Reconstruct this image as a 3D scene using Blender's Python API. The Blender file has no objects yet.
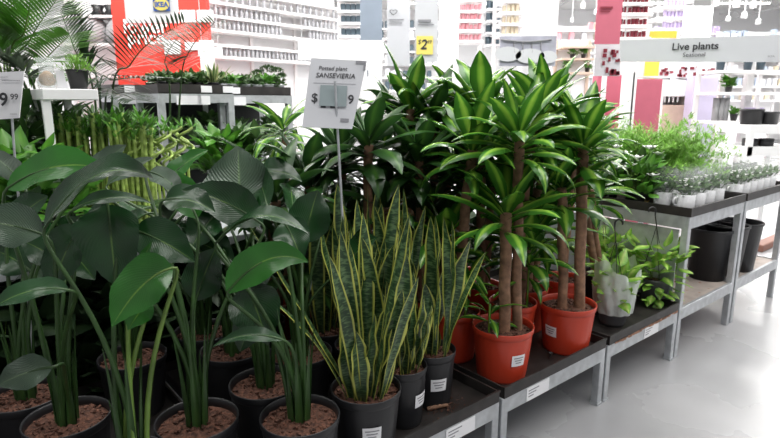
import bpy, math, random
from mathutils import Vector as V, Matrix
random.seed(7)
rnd=random.random
def ru(a,b): return a+(b-a)*random.random()
scn=bpy.context.scene
C=scn.collection
# ------------------------------------------------------------ camera model
F_=560.0; PT=math.atan(116/560); H=1.6
def ray(px,py):
    dx=px-390; dy=py-219
    return dx, F_*math.cos(PT)-dy*math.sin(PT), F_*math.sin(PT)+dy*math.cos(PT)
def Wd(px,py,D):
    x,h,d=ray(px,py); k=D/h
    return V((x*k,D,H-d*k))
def Wz(px,py,z):
    x,h,d=ray(px,py); k=(H-z)/d
    return V((x*k,h*k,z))
AA=math.atan(695/572)
AX=V((math.sin(AA),math.cos(AA),0)); BX=V((-AX.y,AX.x,0))
O=Wz(503,389,.38); O.z=0
TH=math.atan2(AX.y,AX.x)
def P(t,s,z): return O+AX*t+BX*s+V((0,0,z))
UP=V((0,0,1))
# ------------------------------------------------------------ mesh builder
class MB:
    def __init__(s): s.v=[]; s.f=[]; s.uv=[]; s.m=[]; s.sm=[]
    def add(s,vs,fs,uvs=None,m=0,smooth=False):
        b=len(s.v); s.v+= [V(q) for q in vs]
        for f in fs:
            s.f.append([b+i for i in f]); s.m.append(m); s.sm.append(smooth)
            s.uv.append([uvs[i] if uvs else (0,0) for i in f])
    def box(s,c,sz,m=0,ax=None,bev=0):
        ax=ax or (V((1,0,0)),V((0,1,0)),UP)
        c=V(c); hx,hy,hz=[q/2 for q in sz]
        if bev<=0:
            vs=[c+ax[0]*(a*hx)+ax[1]*(b*hy)+ax[2]*(d*hz) for d in(-1,1) for b in(-1,1) for a in(-1,1)]
            s.add(vs,[(0,2,3,1),(4,5,7,6),(0,1,5,4),(2,6,7,3),(0,4,6,2),(1,3,7,5)],m=m)
        else:
            b=min(bev,hx*.9,hy*.9,hz*.9); vs=[]; key={}
            for sx in(-1,1):
                for sy in(-1,1):
                    for sz_ in(-1,1):
                        for k in range(3):
                            h=[hx-b,hy-b,hz-b]; h[k]+=b
                            key[(sx,sy,sz_,k)]=len(vs)
                            vs.append(c+ax[0]*(sx*h[0])+ax[1]*(sy*h[1])+ax[2]*(sz_*h[2]))
            fs=[]
            K=key
            for q in(-1,1):
                fs.append([K[(q,-1,-1,0)],K[(q,1,-1,0)],K[(q,1,1,0)],K[(q,-1,1,0)]][::q])
                fs.append([K[(-1,q,-1,1)],K[(1,q,-1,1)],K[(1,q,1,1)],K[(-1,q,1,1)]][::-q])
                fs.append([K[(-1,-1,q,2)],K[(1,-1,q,2)],K[(1,1,q,2)],K[(-1,1,q,2)]][::q])
            for p in(-1,1):
                for q in(-1,1):
                    fs.append([K[(p,q,-1,0)],K[(p,q,-1,1)],K[(p,q,1,1)],K[(p,q,1,0)]][::-p*q])
                    fs.append([K[(p,-1,q,0)],K[(p,-1,q,2)],K[(p,1,q,2)],K[(p,1,q,0)]][::p*q])
                    fs.append([K[(-1,p,q,1)],K[(-1,p,q,2)],K[(1,p,q,2)],K[(1,p,q,1)]][::-p*q])
            for p in(-1,1):
                for q in(-1,1):
                    for r in(-1,1):
                        fs.append([K[(p,q,r,0)],K[(p,q,r,1)],K[(p,q,r,2)]][::p*q*r])
            s.add(vs,[list(f) for f in fs],m=m)
    def tube(s,pts,rs,n=8,m=0,cap=True,smooth=True):
        pts=[V(p) for p in pts]
        if not hasattr(rs,'__len__'): rs=[rs]*len(pts)
        vs=[];uv=[];N=None
        for i,p in enumerate(pts):
            t=(pts[min(i+1,len(pts)-1)]-pts[max(i-1,0)]).normalized()
            if N is None:
                N=t.orthogonal().normalized()
            N=(N-t*N.dot(t)).normalized(); Bn=t.cross(N)
            for j in range(n):
                a=2*math.pi*j/n
                vs.append(p+(N*math.cos(a)+Bn*math.sin(a))*rs[i]); uv.append((j/n,i/max(1,len(pts)-1)))
        fs=[]
        for i in range(len(pts)-1):
            for j in range(n):
                k=(j+1)%n
                fs.append((i*n+j,i*n+k,(i+1)*n+k,(i+1)*n+j))
        s.add(vs,fs,uv,m,smooth)
        if cap:
            s.add(vs[:n],[list(range(n))[::-1]],m=m); s.add(vs[-n:],[list(range(n))],m=m)
    def lathe(s,prof,c=(0,0,0),n=24,m=0,smooth=True,ribs=0,rd=0):
        c=V(c); vs=[];uv=[]
        for i,(r,z) in enumerate(prof):
            for j in range(n):
                a=2*math.pi*j/n
                q=r
                if ribs and r>.02: q=r-(rd if (j%2) else 0)
                vs.append(c+V((q*math.cos(a),q*math.sin(a),z))); uv.append((j/n,i/(len(prof)-1)))
        fs=[]
        for i in range(len(prof)-1):
            for j in range(n):
                k=(j+1)%n; fs.append((i*n+j,i*n+k,(i+1)*n+k,(i+1)*n+j))
        s.add(vs,fs,uv,m,smooth)
    def blade(s,pts,ws,side,fold=.15,nx=4,m=0,wave=0,wf=3,twist=0):
        n=len(pts); vs=[];uv=[]
        S=V(side)
        ph=rnd()*6
        for i,p in enumerate(pts):
            t=(pts[min(i+1,n-1)]-pts[max(i-1,0)])
            if t.length<1e-7: t=V((0,0,1))
            t.normalize()
            S=(S-t*S.dot(t))
            if S.length<1e-5: S=t.orthogonal()
            S.normalize()
            if twist: S=Matrix.Rotation(twist/n,3,t)@S
            N=S.cross(t)
            for j in range(nx+1):
                u=2*j/nx-1
                o=fold*ws[i]*abs(u)
                if wave: o+=wave*ws[i]*abs(u)*math.sin(wf*i/n*6.28+ph+(1.5 if u>0 else 0))
                vs.append(p+S*(ws[i]*u)+N*o); uv.append((j/nx,i/(n-1)))
        fs=[]
        for i in range(n-1):
            for j in range(nx):
                a=i*(nx+1)+j
                fs.append((a,a+1,a+nx+2,a+nx+1))
        s.add(vs,fs,uv,m,True)
def prof(tab,t):
    for (a,x),(b,y) in zip(tab,tab[1:]):
        if t<=b:
            k=(t-a)/(b-a); k=k*k*(3-2*k)*.5+k*.5
            return x+(y-x)*k
    return tab[-1][1]
LANCE=[(0,.3),(.15,.6),(.4,1),(.6,.95),(.85,.45),(1,.02)]
PADDLE=[(0,.12),(.1,.62),(.28,.97),(.45,1),(.68,.78),(.87,.36),(1,.02)]
SWORD=[(0,.45),(.25,.75),(.55,1),(.78,.85),(.93,.4),(1,.02)]
OVATE=[(0,.15),(.12,.75),(.35,1),(.6,.8),(.85,.35),(1,.02)]
def grow(p,az,el,L,droop,n=8,daz=0):
    p=V(p); pts=[p.copy()]; e=el
    for i in range(n):
        a=az+daz*i/n
        d=V((math.cos(a)*math.cos(e),math.sin(a)*math.cos(e),math.sin(e)))
        p=p+d*(L/n); pts.append(p.copy()); e-=droop/n*(.4+1.2*i/n)
    return pts
def leaf(mb,p,az,el,L,W,droop,tab=LANCE,fold=.2,n=8,nx=4,m=0,twist=0,wave=0,daz=0):
    pts=grow(p,az,el,L,droop,n,daz)
    mb.blade(pts,[W*prof(tab,i/n) for i in range(n+1)],(-math.sin(az),math.cos(az),0),fold,nx,m,wave,3,twist)
def bez(a,b,c,n=10):
    a,b,c=V(a),V(b),V(c)
    return [a*(1-t)**2+b*2*t*(1-t)+c*t*t for t in [i/n for i in range(n+1)]]
# ------------------------------------------------------------ objects
def tag(o,label=None,cat=None,group=None,kind=None):
    if label: o['label']=label
    if cat: o['category']=cat
    if group: o['group']=group
    if kind: o['kind']=kind
    return o
def mesh_of(name,mb,mats,off):
    me=bpy.data.meshes.new(name)
    me.from_pydata([tuple(v-off) for v in mb.v],[],mb.f)
    uvl=me.uv_layers.new(name='UVMap')
    flat=[c for f in mb.uv for q in f for c in q]
    uvl.data.foreach_set('uv',flat)
    if not isinstance(mats,(list,tuple)): mats=[mats]
    for m in mats: me.materials.append(m)
    me.polygons.foreach_set('material_index',mb.m)
    me.polygons.foreach_set('use_smooth',mb.sm)
    me.update()
    return me
def empty(name,loc,label,cat,group=None,rz=0):
    o=bpy.data.objects.new(name,None); C.objects.link(o); o.location=loc; o.rotation_euler=(0,0,rz)
    o.empty_display_size=.05
    return tag(o,label,cat,group)
def wloc(p):
    v=V((0,0,0))
    while p: v=v+p.location; p=p.parent
    return v
def part(name,mb,mats,parent,local=False,label=None,kind=None):
    o=bpy.data.objects.new(name,mesh_of(name,mb,mats,V((0,0,0)) if local else wloc(parent)))
    C.objects.link(o); o.parent=parent
    return tag(o,label,None,None,kind)
def solo(name,mb,mats,label=None,cat=None,group=None,kind=None):
    xs=[v.x for v in mb.v]; ys=[v.y for v in mb.v]; zs=[v.z for v in mb.v]
    off=V(((min(xs)+max(xs))/2,(min(ys)+max(ys))/2,min(zs)))
    o=bpy.data.objects.new(name,mesh_of(name,mb,mats,off)); C.objects.link(o); o.location=off
    return tag(o,label,cat,group,kind)
def dup(root,loc,rz=0,label=None,sc=1,group=None):
    r=root.copy(); C.objects.link(r); r.location=loc; r.rotation_euler=(0,0,rz); r.scale=(sc,sc,sc)
    if label: r['label']=label
    if group: r['group']=group
    for ch in list(root.children):
        c=ch.copy(); C.objects.link(c); c.parent=r
        for g in list(ch.children):
            d=g.copy(); C.objects.link(d); d.parent=c
    return r
FONT_CACHE={}
def text(name,s,size,loc,parent,mat,rot=(math.pi/2,0,0),bold=0,align='CENTER',label=None,shear=0):
    cu=bpy.data.curves.new('t','FONT'); cu.body=s; cu.size=size; cu.align_x=align; cu.align_y='CENTER'; cu.offset=bold*size; cu.extrude=.0004; cu.resolution_u=3; cu.shear=shear
    ob=bpy.data.objects.new('t',cu); C.objects.link(ob)
    dg=bpy.context.evaluated_depsgraph_get(); me=bpy.data.meshes.new_from_object(ob.evaluated_get(dg))
    bpy.data.objects.remove(ob); me.name=name; me.materials.clear(); me.materials.append(mat)
    o=bpy.data.objects.new(name,me); C.objects.link(o); o.parent=parent
    o.location=V(loc)-wloc(parent); o.rotation_euler=rot
    return tag(o,label)
# ------------------------------------------------------------ materials
def nmat(name):
    m=bpy.data.materials.new(name); m.use_nodes=True
    nt=m.node_tree; return m,nt,nt.nodes['Principled BSDF']
def mat(name,col,rough=.6,metal=0,var=.08,scale=8,bump=0,spec=.5,alpha=1,emit=0):
    m,nt,b=nmat(name)
    b.inputs['Roughness'].default_value=rough; b.inputs['Metallic'].default_value=metal
    b.inputs['Specular IOR Level'].default_value=spec
    tc=nt.nodes.new('ShaderNodeTexCoord'); nz=nt.nodes.new('ShaderNodeTexNoise'); nz.inputs['Scale'].default_value=scale; nz.inputs['Detail'].default_value=5
    nt.links.new(tc.outputs['Object'],nz.inputs['Vector'])
    cr=nt.nodes.new('ShaderNodeValToRGB'); e=cr.color_ramp.elements
    e[0].position=.3; e[1].position=.7
    e[0].color=[max(0,c*(1-var)) for c in col]+[1]; e[1].color=[min(1,c*(1+var)) for c in col]+[1]
    nt.links.new(nz.outputs['Fac'],cr.inputs['Fac']); nt.links.new(cr.outputs['Color'],b.inputs['Base Color'])
    if bump:
        bp=nt.nodes.new('ShaderNodeBump'); bp.inputs['Strength'].default_value=bump; bp.inputs['Distance'].default_value=.01
        nt.links.new(nz.outputs['Fac'],bp.inputs['Height']); nt.links.new(bp.outputs['Normal'],b.inputs['Normal'])
    if alpha<1: b.inputs['Alpha'].default_value=alpha
    if emit:
        b.inputs['Emission Color'].default_value=list(col)+[1]; b.inputs['Emission Strength'].default_value=emit
    return m
def leafmat(name,stops,vbands=None,rough=.38,trans=.18,varsc=5,var=.35,veins=0,tip=None):
    """stops: colour ramp across the blade, 0 = midrib, 1 = edge"""
    m,nt,b=nmat(name); N=nt.nodes; L=nt.links
    b.inputs['Roughness'].default_value=rough
    uv=N.new('ShaderNodeUVMap'); sep=N.new('ShaderNodeSeparateXYZ'); L.new(uv.outputs['UV'],sep.inputs[0])
    a=N.new('ShaderNodeMath'); a.operation='SUBTRACT'; L.new(sep.outputs['X'],a.inputs[0]); a.inputs[1].default_value=.5
    ab=N.new('ShaderNodeMath'); ab.operation='ABSOLUTE'; L.new(a.outputs[0],ab.inputs[0])
    mu=N.new('ShaderNodeMath'); mu.operation='MULTIPLY'; L.new(ab.outputs[0],mu.inputs[0]); mu.inputs[1].default_value=2
    cr=N.new('ShaderNodeValToRGB'); els=cr.color_ramp.elements
    while len(els)<len(stops): els.new(.5)
    for e,(p,c) in zip(els,stops): e.position=p; e.color=list(c)+[1]
    L.new(mu.outputs[0],cr.inputs['Fac'])
    col=cr.outputs['Color']
    tc=N.new('ShaderNodeTexCoord')
    if vbands:
        mp=N.new('ShaderNodeMapping'); mp.inputs['Scale'].default_value=(1.5,58,1); L.new(uv.outputs['UV'],mp.inputs['Vector'])
        nz2=N.new('ShaderNodeTexNoise'); nz2.inputs['Scale'].default_value=1.0; nz2.inputs['Detail'].default_value=3; nz2.inputs['Distortion'].default_value=.35
        L.new(mp.outputs[0],nz2.inputs['Vector'])
        c2=N.new('ShaderNodeValToRGB'); c2.color_ramp.elements[0].position=.46; c2.color_ramp.elements[1].position=.60; c2.color_ramp.elements[1].color=(.75,.75,.75,1)
        L.new(nz2.outputs['Fac'],c2.inputs['Fac'])
        mk=N.new('ShaderNodeMath'); mk.operation='LESS_THAN'; L.new(mu.outputs[0],mk.inputs[0]); mk.inputs[1].default_value=.72
        mm=N.new('ShaderNodeMath'); mm.operation='MULTIPLY'; L.new(mk.outputs[0],mm.inputs[0]); L.new(c2.outputs['Color'],mm.inputs[1])
        mx=N.new('ShaderNodeMixRGB'); L.new(mm.outputs[0],mx.inputs['Fac']); L.new(col,mx.inputs[1]); mx.inputs[2].default_value=list(vbands)+[1]
        col=mx.outputs[0]
    nz=N.new('ShaderNodeTexNoise'); nz.inputs['Scale'].default_value=varsc; L.new(tc.outputs['Object'],nz.inputs['Vector'])
    mr=N.new('ShaderNodeMapRange'); mr.inputs['From Min'].default_value=.3; mr.inputs['From Max'].default_value=.7; mr.inputs['To Min'].default_value=1-var; mr.inputs['To Max'].default_value=1+var
    L.new(nz.outputs['Fac'],mr.inputs['Value'])
    hs=N.new('ShaderNodeHueSaturation'); L.new(mr.outputs[0],hs.inputs['Value']); L.new(col,hs.inputs['Color'])
    L.new(hs.outputs[0],b.inputs['Base Color'])
    if veins:
        # side veins running out from the midrib toward the tip
        ad=N.new('ShaderNodeMath'); ad.operation='MULTIPLY_ADD'; L.new(mu.outputs[0],ad.inputs[0]); ad.inputs[1].default_value=-.45; L.new(sep.outputs['Y'],ad.inputs[2])
        sc=N.new('ShaderNodeMath'); sc.operation='MULTIPLY'; L.new(ad.outputs[0],sc.inputs[0]); sc.inputs[1].default_value=125
        sn=N.new('ShaderNodeMath'); sn.operation='SINE'; L.new(sc.outputs[0],sn.inputs[0])
        bp=N.new('ShaderNodeBump'); bp.inputs['Strength'].default_value=veins; bp.inputs['Distance'].default_value=.004
        L.new(sn.outputs[0],bp.inputs['Height']); L.new(bp.outputs['Normal'],b.inputs['Normal'])
    out=N['Material Output']
    tr=N.new('ShaderNodeBsdfTranslucent'); L.new(hs.outputs[0],tr.inputs['Color'])
    ms=N.new('ShaderNodeMixShader'); ms.inputs[0].default_value=trans
    L.new(b.outputs[0],ms.inputs[1]); L.new(tr.outputs[0],ms.inputs[2]); L.new(ms.outputs[0],out.inputs['Surface'])
    return m
M={}
M['bop']=leafmat('paddle leaf dark',[(0,(.10,.18,.04)),(.045,(.014,.050,.014)),(1,(.007,.034,.009))],rough=.24,trans=.12,var=.6,varsc=4,veins=.14)
M['bopb']=leafmat('paddle leaf bright',[(0,(.16,.30,.05)),(.05,(.03,.13,.02)),(1,(.022,.125,.014))],rough=.24,trans=.3,veins=.14)
M['bopsheen']=leafmat('paddle leaf grey sheen',[(0,(.16,.24,.12)),(.05,(.07,.11,.07)),(1,(.045,.075,.05))],rough=.34,trans=.15,veins=.38)  # grey reflection of the lights painted into the green leaf colour
M['stem']=leafmat('stalk green',[(0,(.035,.085,.018)),(1,(.022,.055,.015))],rough=.4,trans=.05,varsc=9)
M['stemb']=leafmat('stalk bright green',[(0,(.16,.26,.05)),(1,(.12,.22,.04))],rough=.4,trans=.1,varsc=9)
M['sans']=leafmat('snake plant leaf',[(0,(.012,.042,.014)),(.70,(.014,.045,.015)),(.80,(.36,.40,.07)),(1,(.48,.48,.11))],vbands=(.11,.19,.075),rough=.36,trans=.08)
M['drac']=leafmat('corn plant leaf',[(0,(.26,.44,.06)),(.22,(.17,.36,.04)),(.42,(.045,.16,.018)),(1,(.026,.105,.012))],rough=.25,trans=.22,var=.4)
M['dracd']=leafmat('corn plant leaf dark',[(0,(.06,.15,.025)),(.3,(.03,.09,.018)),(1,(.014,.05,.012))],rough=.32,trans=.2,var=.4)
M['palm']=leafmat('palm leaflet',[(0,(.12,.32,.04)),(1,(.09,.26,.03))],rough=.4,trans=.2)
M['palmd']=leafmat('palm leaflet dark',[(0,(.045,.085,.04)),(1,(.03,.065,.03))],rough=.42,trans=.15)
M['palmg']=leafmat('palm leaflet grey',[(0,(.13,.17,.12)),(1,(.10,.13,.09))],rough=.4,trans=.2)
M['fern']=leafmat('fern sprays',[(0,(.24,.46,.08)),(1,(.20,.40,.07))],rough=.6,trans=.3,varsc=7,var=.45)
M['lush']=leafmat('fresh leaf',[(0,(.13,.33,.04)),(1,(.06,.22,.025))],rough=.35,trans=.3,var=.35)
M['dull']=leafmat('dull green leaf',[(0,(.09,.17,.05)),(1,(.04,.10,.03))],rough=.45,trans=.2)
M['dark']=leafmat('painted shade leaf',[(0,(.03,.06,.02)),(1,(.015,.04,.014))],rough=.5,trans=.1)  # shade put into the leaf colour, for the added filler plants
M['pothos']=leafmat('pothos leaf',[(0,(.50,.62,.18)),(.35,(.30,.52,.08)),(1,(.13,.36,.035))],rough=.35,trans=.3,varsc=14,var=.45)
M['varieg']=leafmat('cream edged leaf',[(0,(.10,.20,.06)),(.5,(.14,.24,.08)),(.75,(.5,.52,.25)),(1,(.55,.55,.3))],rough=.4,trans=.2)
M['bamboo']=leafmat('bamboo stalk',[(0,(.34,.46,.11)),(1,(.26,.38,.08))],rough=.35,trans=0,varsc=14,var=.45)
M['cane']=mat('cane bark',(.23,.125,.075),.8,var=.4,scale=30,bump=.4)
M['soil']=mat('reddish bark soil',(.10,.043,.027),.95,var=.75,scale=70,bump=1)
M['blackpot']=mat('black nursery plastic',(.013,.013,.015),.42,var=.2)
M['redpot']=mat('terracotta red plastic',(.50,.045,.018),.38,var=.08,scale=5)
M['paper']=mat('white paper',(.8,.8,.82),.6,var=.02)
M['ink']=mat('dark print',(.03,.03,.035),.6)
M['greyink']=mat('grey print',(.25,.25,.27),.6)
M['tray']=mat('black tray plastic',(.020,.017,.016),.45,var=.5,scale=14)
M['galv']=mat('galvanised steel',(.50,.52,.54),.38,metal=.55,var=.16,scale=18)
M['white']=mat('white paint',(.82,.82,.82),.5,var=.02)
M['wall']=mat('pale wall paint',(.80,.80,.81),.7,var=.02,scale=1)
M['dirty']=mat('dusty shelf sheet',(.42,.36,.32),.6,var=.25,scale=6)
M['glass']=mat('clear sleeve film',(.92,.95,.95),.15,alpha=.10,var=.02)
M['bag']=mat('milky plastic bag',(.85,.9,.86),.35,alpha=.62,var=.06,bump=.8,scale=25)
M['hook']=mat('black hook plastic',(.02,.02,.02),.4)
M['greypot']=mat('dark grey pot',(.10,.10,.105),.5)
M['mug']=mat('white ceramic',(.85,.85,.87),.25,var=.02)
M['flower']=mat('white petals',(.9,.9,.88),.5,var=.03)
M['red']=mat('red wall panel',(.72,.035,.02),.6,var=.04)
M['pink']=mat('rose pink board',(.47,.11,.16),.6,var=.04)
M['yellow']=mat('yellow board',(.85,.52,.06),.6,var=.03)
M['tagyellow']=mat('pale yellow tag',(.82,.68,.16),.6,var=.03)
M['blue']=mat('logo blue',(.05,.12,.42),.5)
M['banner']=mat('grey banner',(.60,.61,.64),.6,var=.02)
M['lav']=mat('lavender panel',(.62,.58,.76),.6,var=.03)
M['maroon']=mat('maroon glaze',(.20,.02,.035),.35)
M['pinkcup']=mat('pink glaze',(.72,.32,.36),.4)
M['lilac']=mat('lilac glaze',(.48,.40,.62),.4)
M['tan']=mat('tan glaze',(.55,.48,.36),.4)
M['jar']=mat('frosted jar',(.52,.53,.56),.3)
M['shelfw']=mat('white shelving',(.88,.86,.86),.5,var=.02)
M['teal']=mat('dark teal box',(.045,.07,.09),.5)
M['bluegrey']=mat('blue grey print',(.36,.42,.52),.5,var=.15,scale=3)
M['metalc']=mat('ceiling metal',(.62,.62,.63),.5)
M['ceil']=mat('ceiling white',(.85,.84,.83),.8,var=.05,scale=.6)
M['lamp']=mat('lit tube',(1,.98,.95),.5,emit=22,var=0)
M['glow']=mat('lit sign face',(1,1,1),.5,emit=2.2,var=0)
M['greyw']=mat('grey basket',(.33,.33,.34),.6)
M['beige']=mat('beige wood',(.55,.42,.34),.6)
M['brownb']=mat('brown board',(.22,.10,.07),.6)
M['lilacpic']=mat('sofa print',(.42,.42,.50),.6,var=.25,scale=6)
M['shadegap']=mat('painted interior shade',(.02,.022,.022),.8)  # near-black colour painted as shade inside the racks
M['rust']=mat('rusty edge',(.38,.2,.13),.8,var=.5,scale=40,bump=.5)
M['bulb']=mat('brown bulb',(.38,.2,.09),.6,var=.3,scale=30)
# floor
m,nt,b=nmat('polished concrete'); M['floor']=m
b.inputs['Roughness'].default_value=.30
tc=nt.nodes.new('ShaderNodeTexCoord'); nz=nt.nodes.new('ShaderNodeTexNoise'); nz.inputs['Scale'].default_value=1.3; nz.inputs['Detail'].default_value=8
cr=nt.nodes.new('ShaderNodeValToRGB'); cr.color_ramp.elements[0].position=.3; cr.color_ramp.elements[1].position=.72
cr.color_ramp.elements[0].color=(.31,.31,.32,1); cr.color_ramp.elements[1].color=(.40,.40,.41,1)
nt.links.new(tc.outputs['Object'],nz.inputs['Vector']); nt.links.new(nz.outputs['Fac'],cr.inputs['Fac']); nt.links.new(cr.outputs['Color'],b.inputs['Base Color'])
r2=nt.nodes.new('ShaderNodeMapRange'); r2.inputs['To Min'].default_value=.18; r2.inputs['To Max'].default_value=.38; nt.links.new(nz.outputs['Fac'],r2.inputs['Value']); nt.links.new(r2.outputs[0],b.inputs['Roughness'])

# ============================================================ the setting
mb=MB(); mb.box((3,9,-.05),(44,34,.1)); o=solo('floor',mb,M['floor'],kind='structure'); 
mb=MB(); mb.box((3,25.6,2.9),(44,.2,6.2)); solo('wall_back',mb,M['wall'],kind='structure')
mb=MB(); mb.box((-10.6,15.6,2.9),(.2,19.8,6.2)); solo('wall_left',mb,M['wall'],kind='structure')
CZ=5.0
mb=MB(); mb.box((5,15,CZ+.6),(40,21,.1)); solo('ceiling',mb,M['ceil'],kind='structure')
k=1
for i,x in enumerate([-6,-2,2,6,10,14,18]):
    mb=MB()
    mb.box((x,15,CZ+.30),(.12,20,.06)); mb.box((x,15,CZ-.02),(.08,20,.05))
    for y in range(6,25):
        mb.tube([(x,y-.5,CZ),(x,y,CZ+.28),(x,y+.5,CZ)],.018,5)
    o=solo('trim_%d'%k,mb,M['metalc'],kind='structure'); k+=1
for y in [7,9.5,12,15,18,21.5]:
    mb=MB(); mb.box((5,y,CZ+.42),(38,.16,.22)); solo('trim_%d'%k,mb,M['metalc'],kind='structure'); k+=1
# strip lights under the trusses
lamp=None; ln=0
for y in [8.2,10.8,13.5,16.5,20]:
    for x in [-4,0,4,8,12,16]:
        loc=V((x+(.9 if ln%2 else 0),y,CZ-.1)); ln+=1
        if lamp is None:
            lamp=empty('strip_light',loc,'white linear strip light hung from the roof trusses','ceiling light','strip lights under the roof')
            mb=MB(); mb.box(loc+V((0,0,.04)),(1.7,.16,.07),bev=.01); part('housing',mb,M['white'],lamp)
            mb=MB(); mb.box(loc,(1.6,.11,.03)); part('diffuser',mb,M['lamp'],lamp)
            mb=MB(); [mb.tube([loc+V((q,0,.07)),loc+V((q,0,.4))],.006,5) for q in(-.6,.6)]; part('hanger',mb,M['metalc'],lamp)
        else: dup(lamp,loc)

# ============================================================ benches
ax3=(AX,BX,UP)
def bx(mb,t0,t1,s0,s1,z0,z1,m=0,bev=0):
    mb.box(P((t0+t1)/2,(s0+s1)/2,(z0+z1)/2),(abs(t1-t0),abs(s1-s0),z1-z0),m,ax3,bev)
def bench(t0,t1,s0,s1,label,low=True,tagpos=None,shelf=False,z=.33,tray=True,rust=False,bev=.003):
    e=empty('plant_bench',P((t0+t1)/2,(s0+s1)/2,0),label,'bench')
    L=.042
    for (a,b_) in ((t0,s0),(t1-L,s0),(t0,s1-L),(t1-L,s1-L)):
        mb=MB(); bx(mb,a,a+L,b_,b_+L,0.012,z-.07,bev=bev); mb.box(P(a+L/2,b_+L/2,.006),(.05,.05,.012),0,ax3)
        part('leg',mb,M['galv'],e)
    mb=MB()
    bx(mb,t0,t1,s0,s0+.022,z-.078,z,bev=bev); bx(mb,t0,t1,s1-.022,s1,z-.078,z)
    bx(mb,t0,t0+.022,s0+.022,s1-.022,z-.078,z); bx(mb,t1-.022,t1,s0+.022,s1-.022,z-.078,z)
    part('rail',mb,M['galv'],e)
    mb=MB(); bx(mb,t0+.022,t1-.022,s0+.022,s1-.022,z-.03,z-.006); part('deck',mb,M['galv'] if not shelf else M['dirty'],e)
    if tray:
        mb=MB(); g=.008; zz=z
        bx(mb,t0+g,t1-g,s0+.0,s1-g,zz,zz+.006)
        bx(mb,t0+g,t1-g,s0-.004,s0+.006,zz,zz+.052); bx(mb,t0+g,t1-g,s1-g-.008,s1-g,zz,zz+.052)
        bx(mb,t0+g,t0+g+.008,s0,s1-g,zz,zz+.052); bx(mb,t1-g-.008,t1-g,s0,s1-g,zz,zz+.052)
        bx(mb,t0+g-.003,t1-g+.003,s0-.007,s0+.0,zz+.046,zz+.055)
        part('tray',mb,M['tray'],e)
    if rust:
        mb=MB()
        for i in range(60):
            q=ru(t0+.05,t1-.05); bx(mb,q,q+ru(.01,.05),s0-.006,s0+.002,z-.004-rnd()*.008,z+.003)
        part('rust_flakes',mb,M['rust'],e)
    if tagpos:
        for q in tagpos:
            mb=MB(); bx(mb,q,q+.17,s0-.004,s0-.001,z-.072,z-.008); tg=part('price_label',mb,M['paper'],e)
            mb=MB()
            for r in range(3): bx(mb,q+.012,q+.09-.02*r,s0-.0048,s0-.004,z-.025-r*.014,z-.020-r*.014)
            part('printed_lines',mb,M['greyink'],tg)
    return e
bench(0,.85,0,1.2,'low galvanised bench with black tray holding the red potted canes at the aisle',tagpos=[.17])
bench(.87,1.70,0,1.2,'low galvanised bench with rusty chipped edge under the hanging-basket pothos',tagpos=[1.27],rust=True)
bench(-1.09,-.02,0,1.2,'low galvanised bench with black tray holding the front snake plants',tagpos=[-.35])
bench(-1.96,-1.11,0,1.2,'low galvanised bench nearest the camera holding the paddle leaf plants')
bench(-2.83,-1.98,0.3,1.2,'low galvanised bench at the far left end of the paddle leaf plants')
# two-tier benches at the right: tall frame over a low shelf
def tall(t0,t1,s0,s1,label,z=.92,debris=True,tg=None):
    e=empty('tall_bench',P((t0+t1)/2,(s0+s1)/2,0),label,'bench'); L=.042
    for (a,b_) in ((t0,s0),(t1-L,s0),(t0,s1-L),(t1-L,s1-L)):
        mb=MB(); bx(mb,a,a+L,b_,b_+L,0.0,z-.07,bev=.003); part('leg',mb,M['galv'],e)
    for zz in (z,.33):
        mb=MB()
        bx(mb,t0,t1,s0-.001,s0+.022,zz-.078,zz,bev=.003); bx(mb,t0,t1,s1-.022,s1+.001,zz-.078,zz)
        bx(mb,t0-.001,t0+.022,s0+.022,s1-.022,zz-.078,zz); bx(mb,t1-.022,t1+.001,s0+.022,s1-.022,zz-.078,zz)
        part('rail',mb,M['galv'],e)
    mb=MB(); bx(mb,t0+.022,t1-.022,s0+.022,s1-.022,z-.03,z-.006); part('deck',mb,M['galv'],e)
    mb=MB(); bx(mb,t0+.022,t1-.022,s0+.022,s1-.022,.29,.322); sh=part('lower_shelf',mb,M['dirty'],e)
    if t0<2:
        mb=MB(); bx(mb,t0+.01,t0+.02,s0+.06,s1-.06,.34,z-.09); part('side_panel',mb,M['galv'],e)
    if debris:
        mb=MB()
        for i in range(40):
            c=P(ru(t0+.08,t1-.08),ru(s0+.05,s0+.5),.324); leaf(mb,c,ru(0,6.28),ru(0,.3),ru(.02,.06),.008,.3,OVATE,n=3,nx=2)
        part('fallen_leaves',mb,M['rust'],e,kind='stuff')
    mb=MB(); g=.008
    bx(mb,t0+g,t1-g,s0-.0,s1-g,z,z+.006); bx(mb,t0+g,t1-g,s0-.008,s0+.004,z,z+.055); bx(mb,t0+g,t1-g,s1-g-.008,s1-g,z,z+.055)
    bx(mb,t0+g-.01,t0+g,s0-.008,s1-g,z,z+.055); bx(mb,t1-g-.008,t1-g,s0,s1-g,z,z+.055)
    part('tray',mb,M['tray'],e)
    return e
tall(1.72,2.60,0,1.2,'tall two tier galvanised bench under the ferns and white mugs')
tall(2.63,3.55,0,1.2,'tall galvanised bench cut off by the right edge with white mugs')
def riser(t0,t1,s0,s1,z,label):
    e=empty('display_table',P((t0+t1)/2,(s0+s1)/2,0),label,'table'); L=.045
    for (a,b_) in ((t0,s0),(t1-L,s0),(t0,s1-L),(t1-L,s1-L)):
        mb=MB(); bx(mb,a,a+L,b_,b_+L,0.0,z-.04); part('leg',mb,M['galv'],e)
    mb=MB(); bx(mb,t0,t1,s0,s1,z-.04,z); part('table_top',mb,M['galv'],e)
    return e
riser(-2.1,-.45,1.3,2.35,.92,'galvanised display table carrying the lucky bamboo behind the paddle leaf plants')

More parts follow.
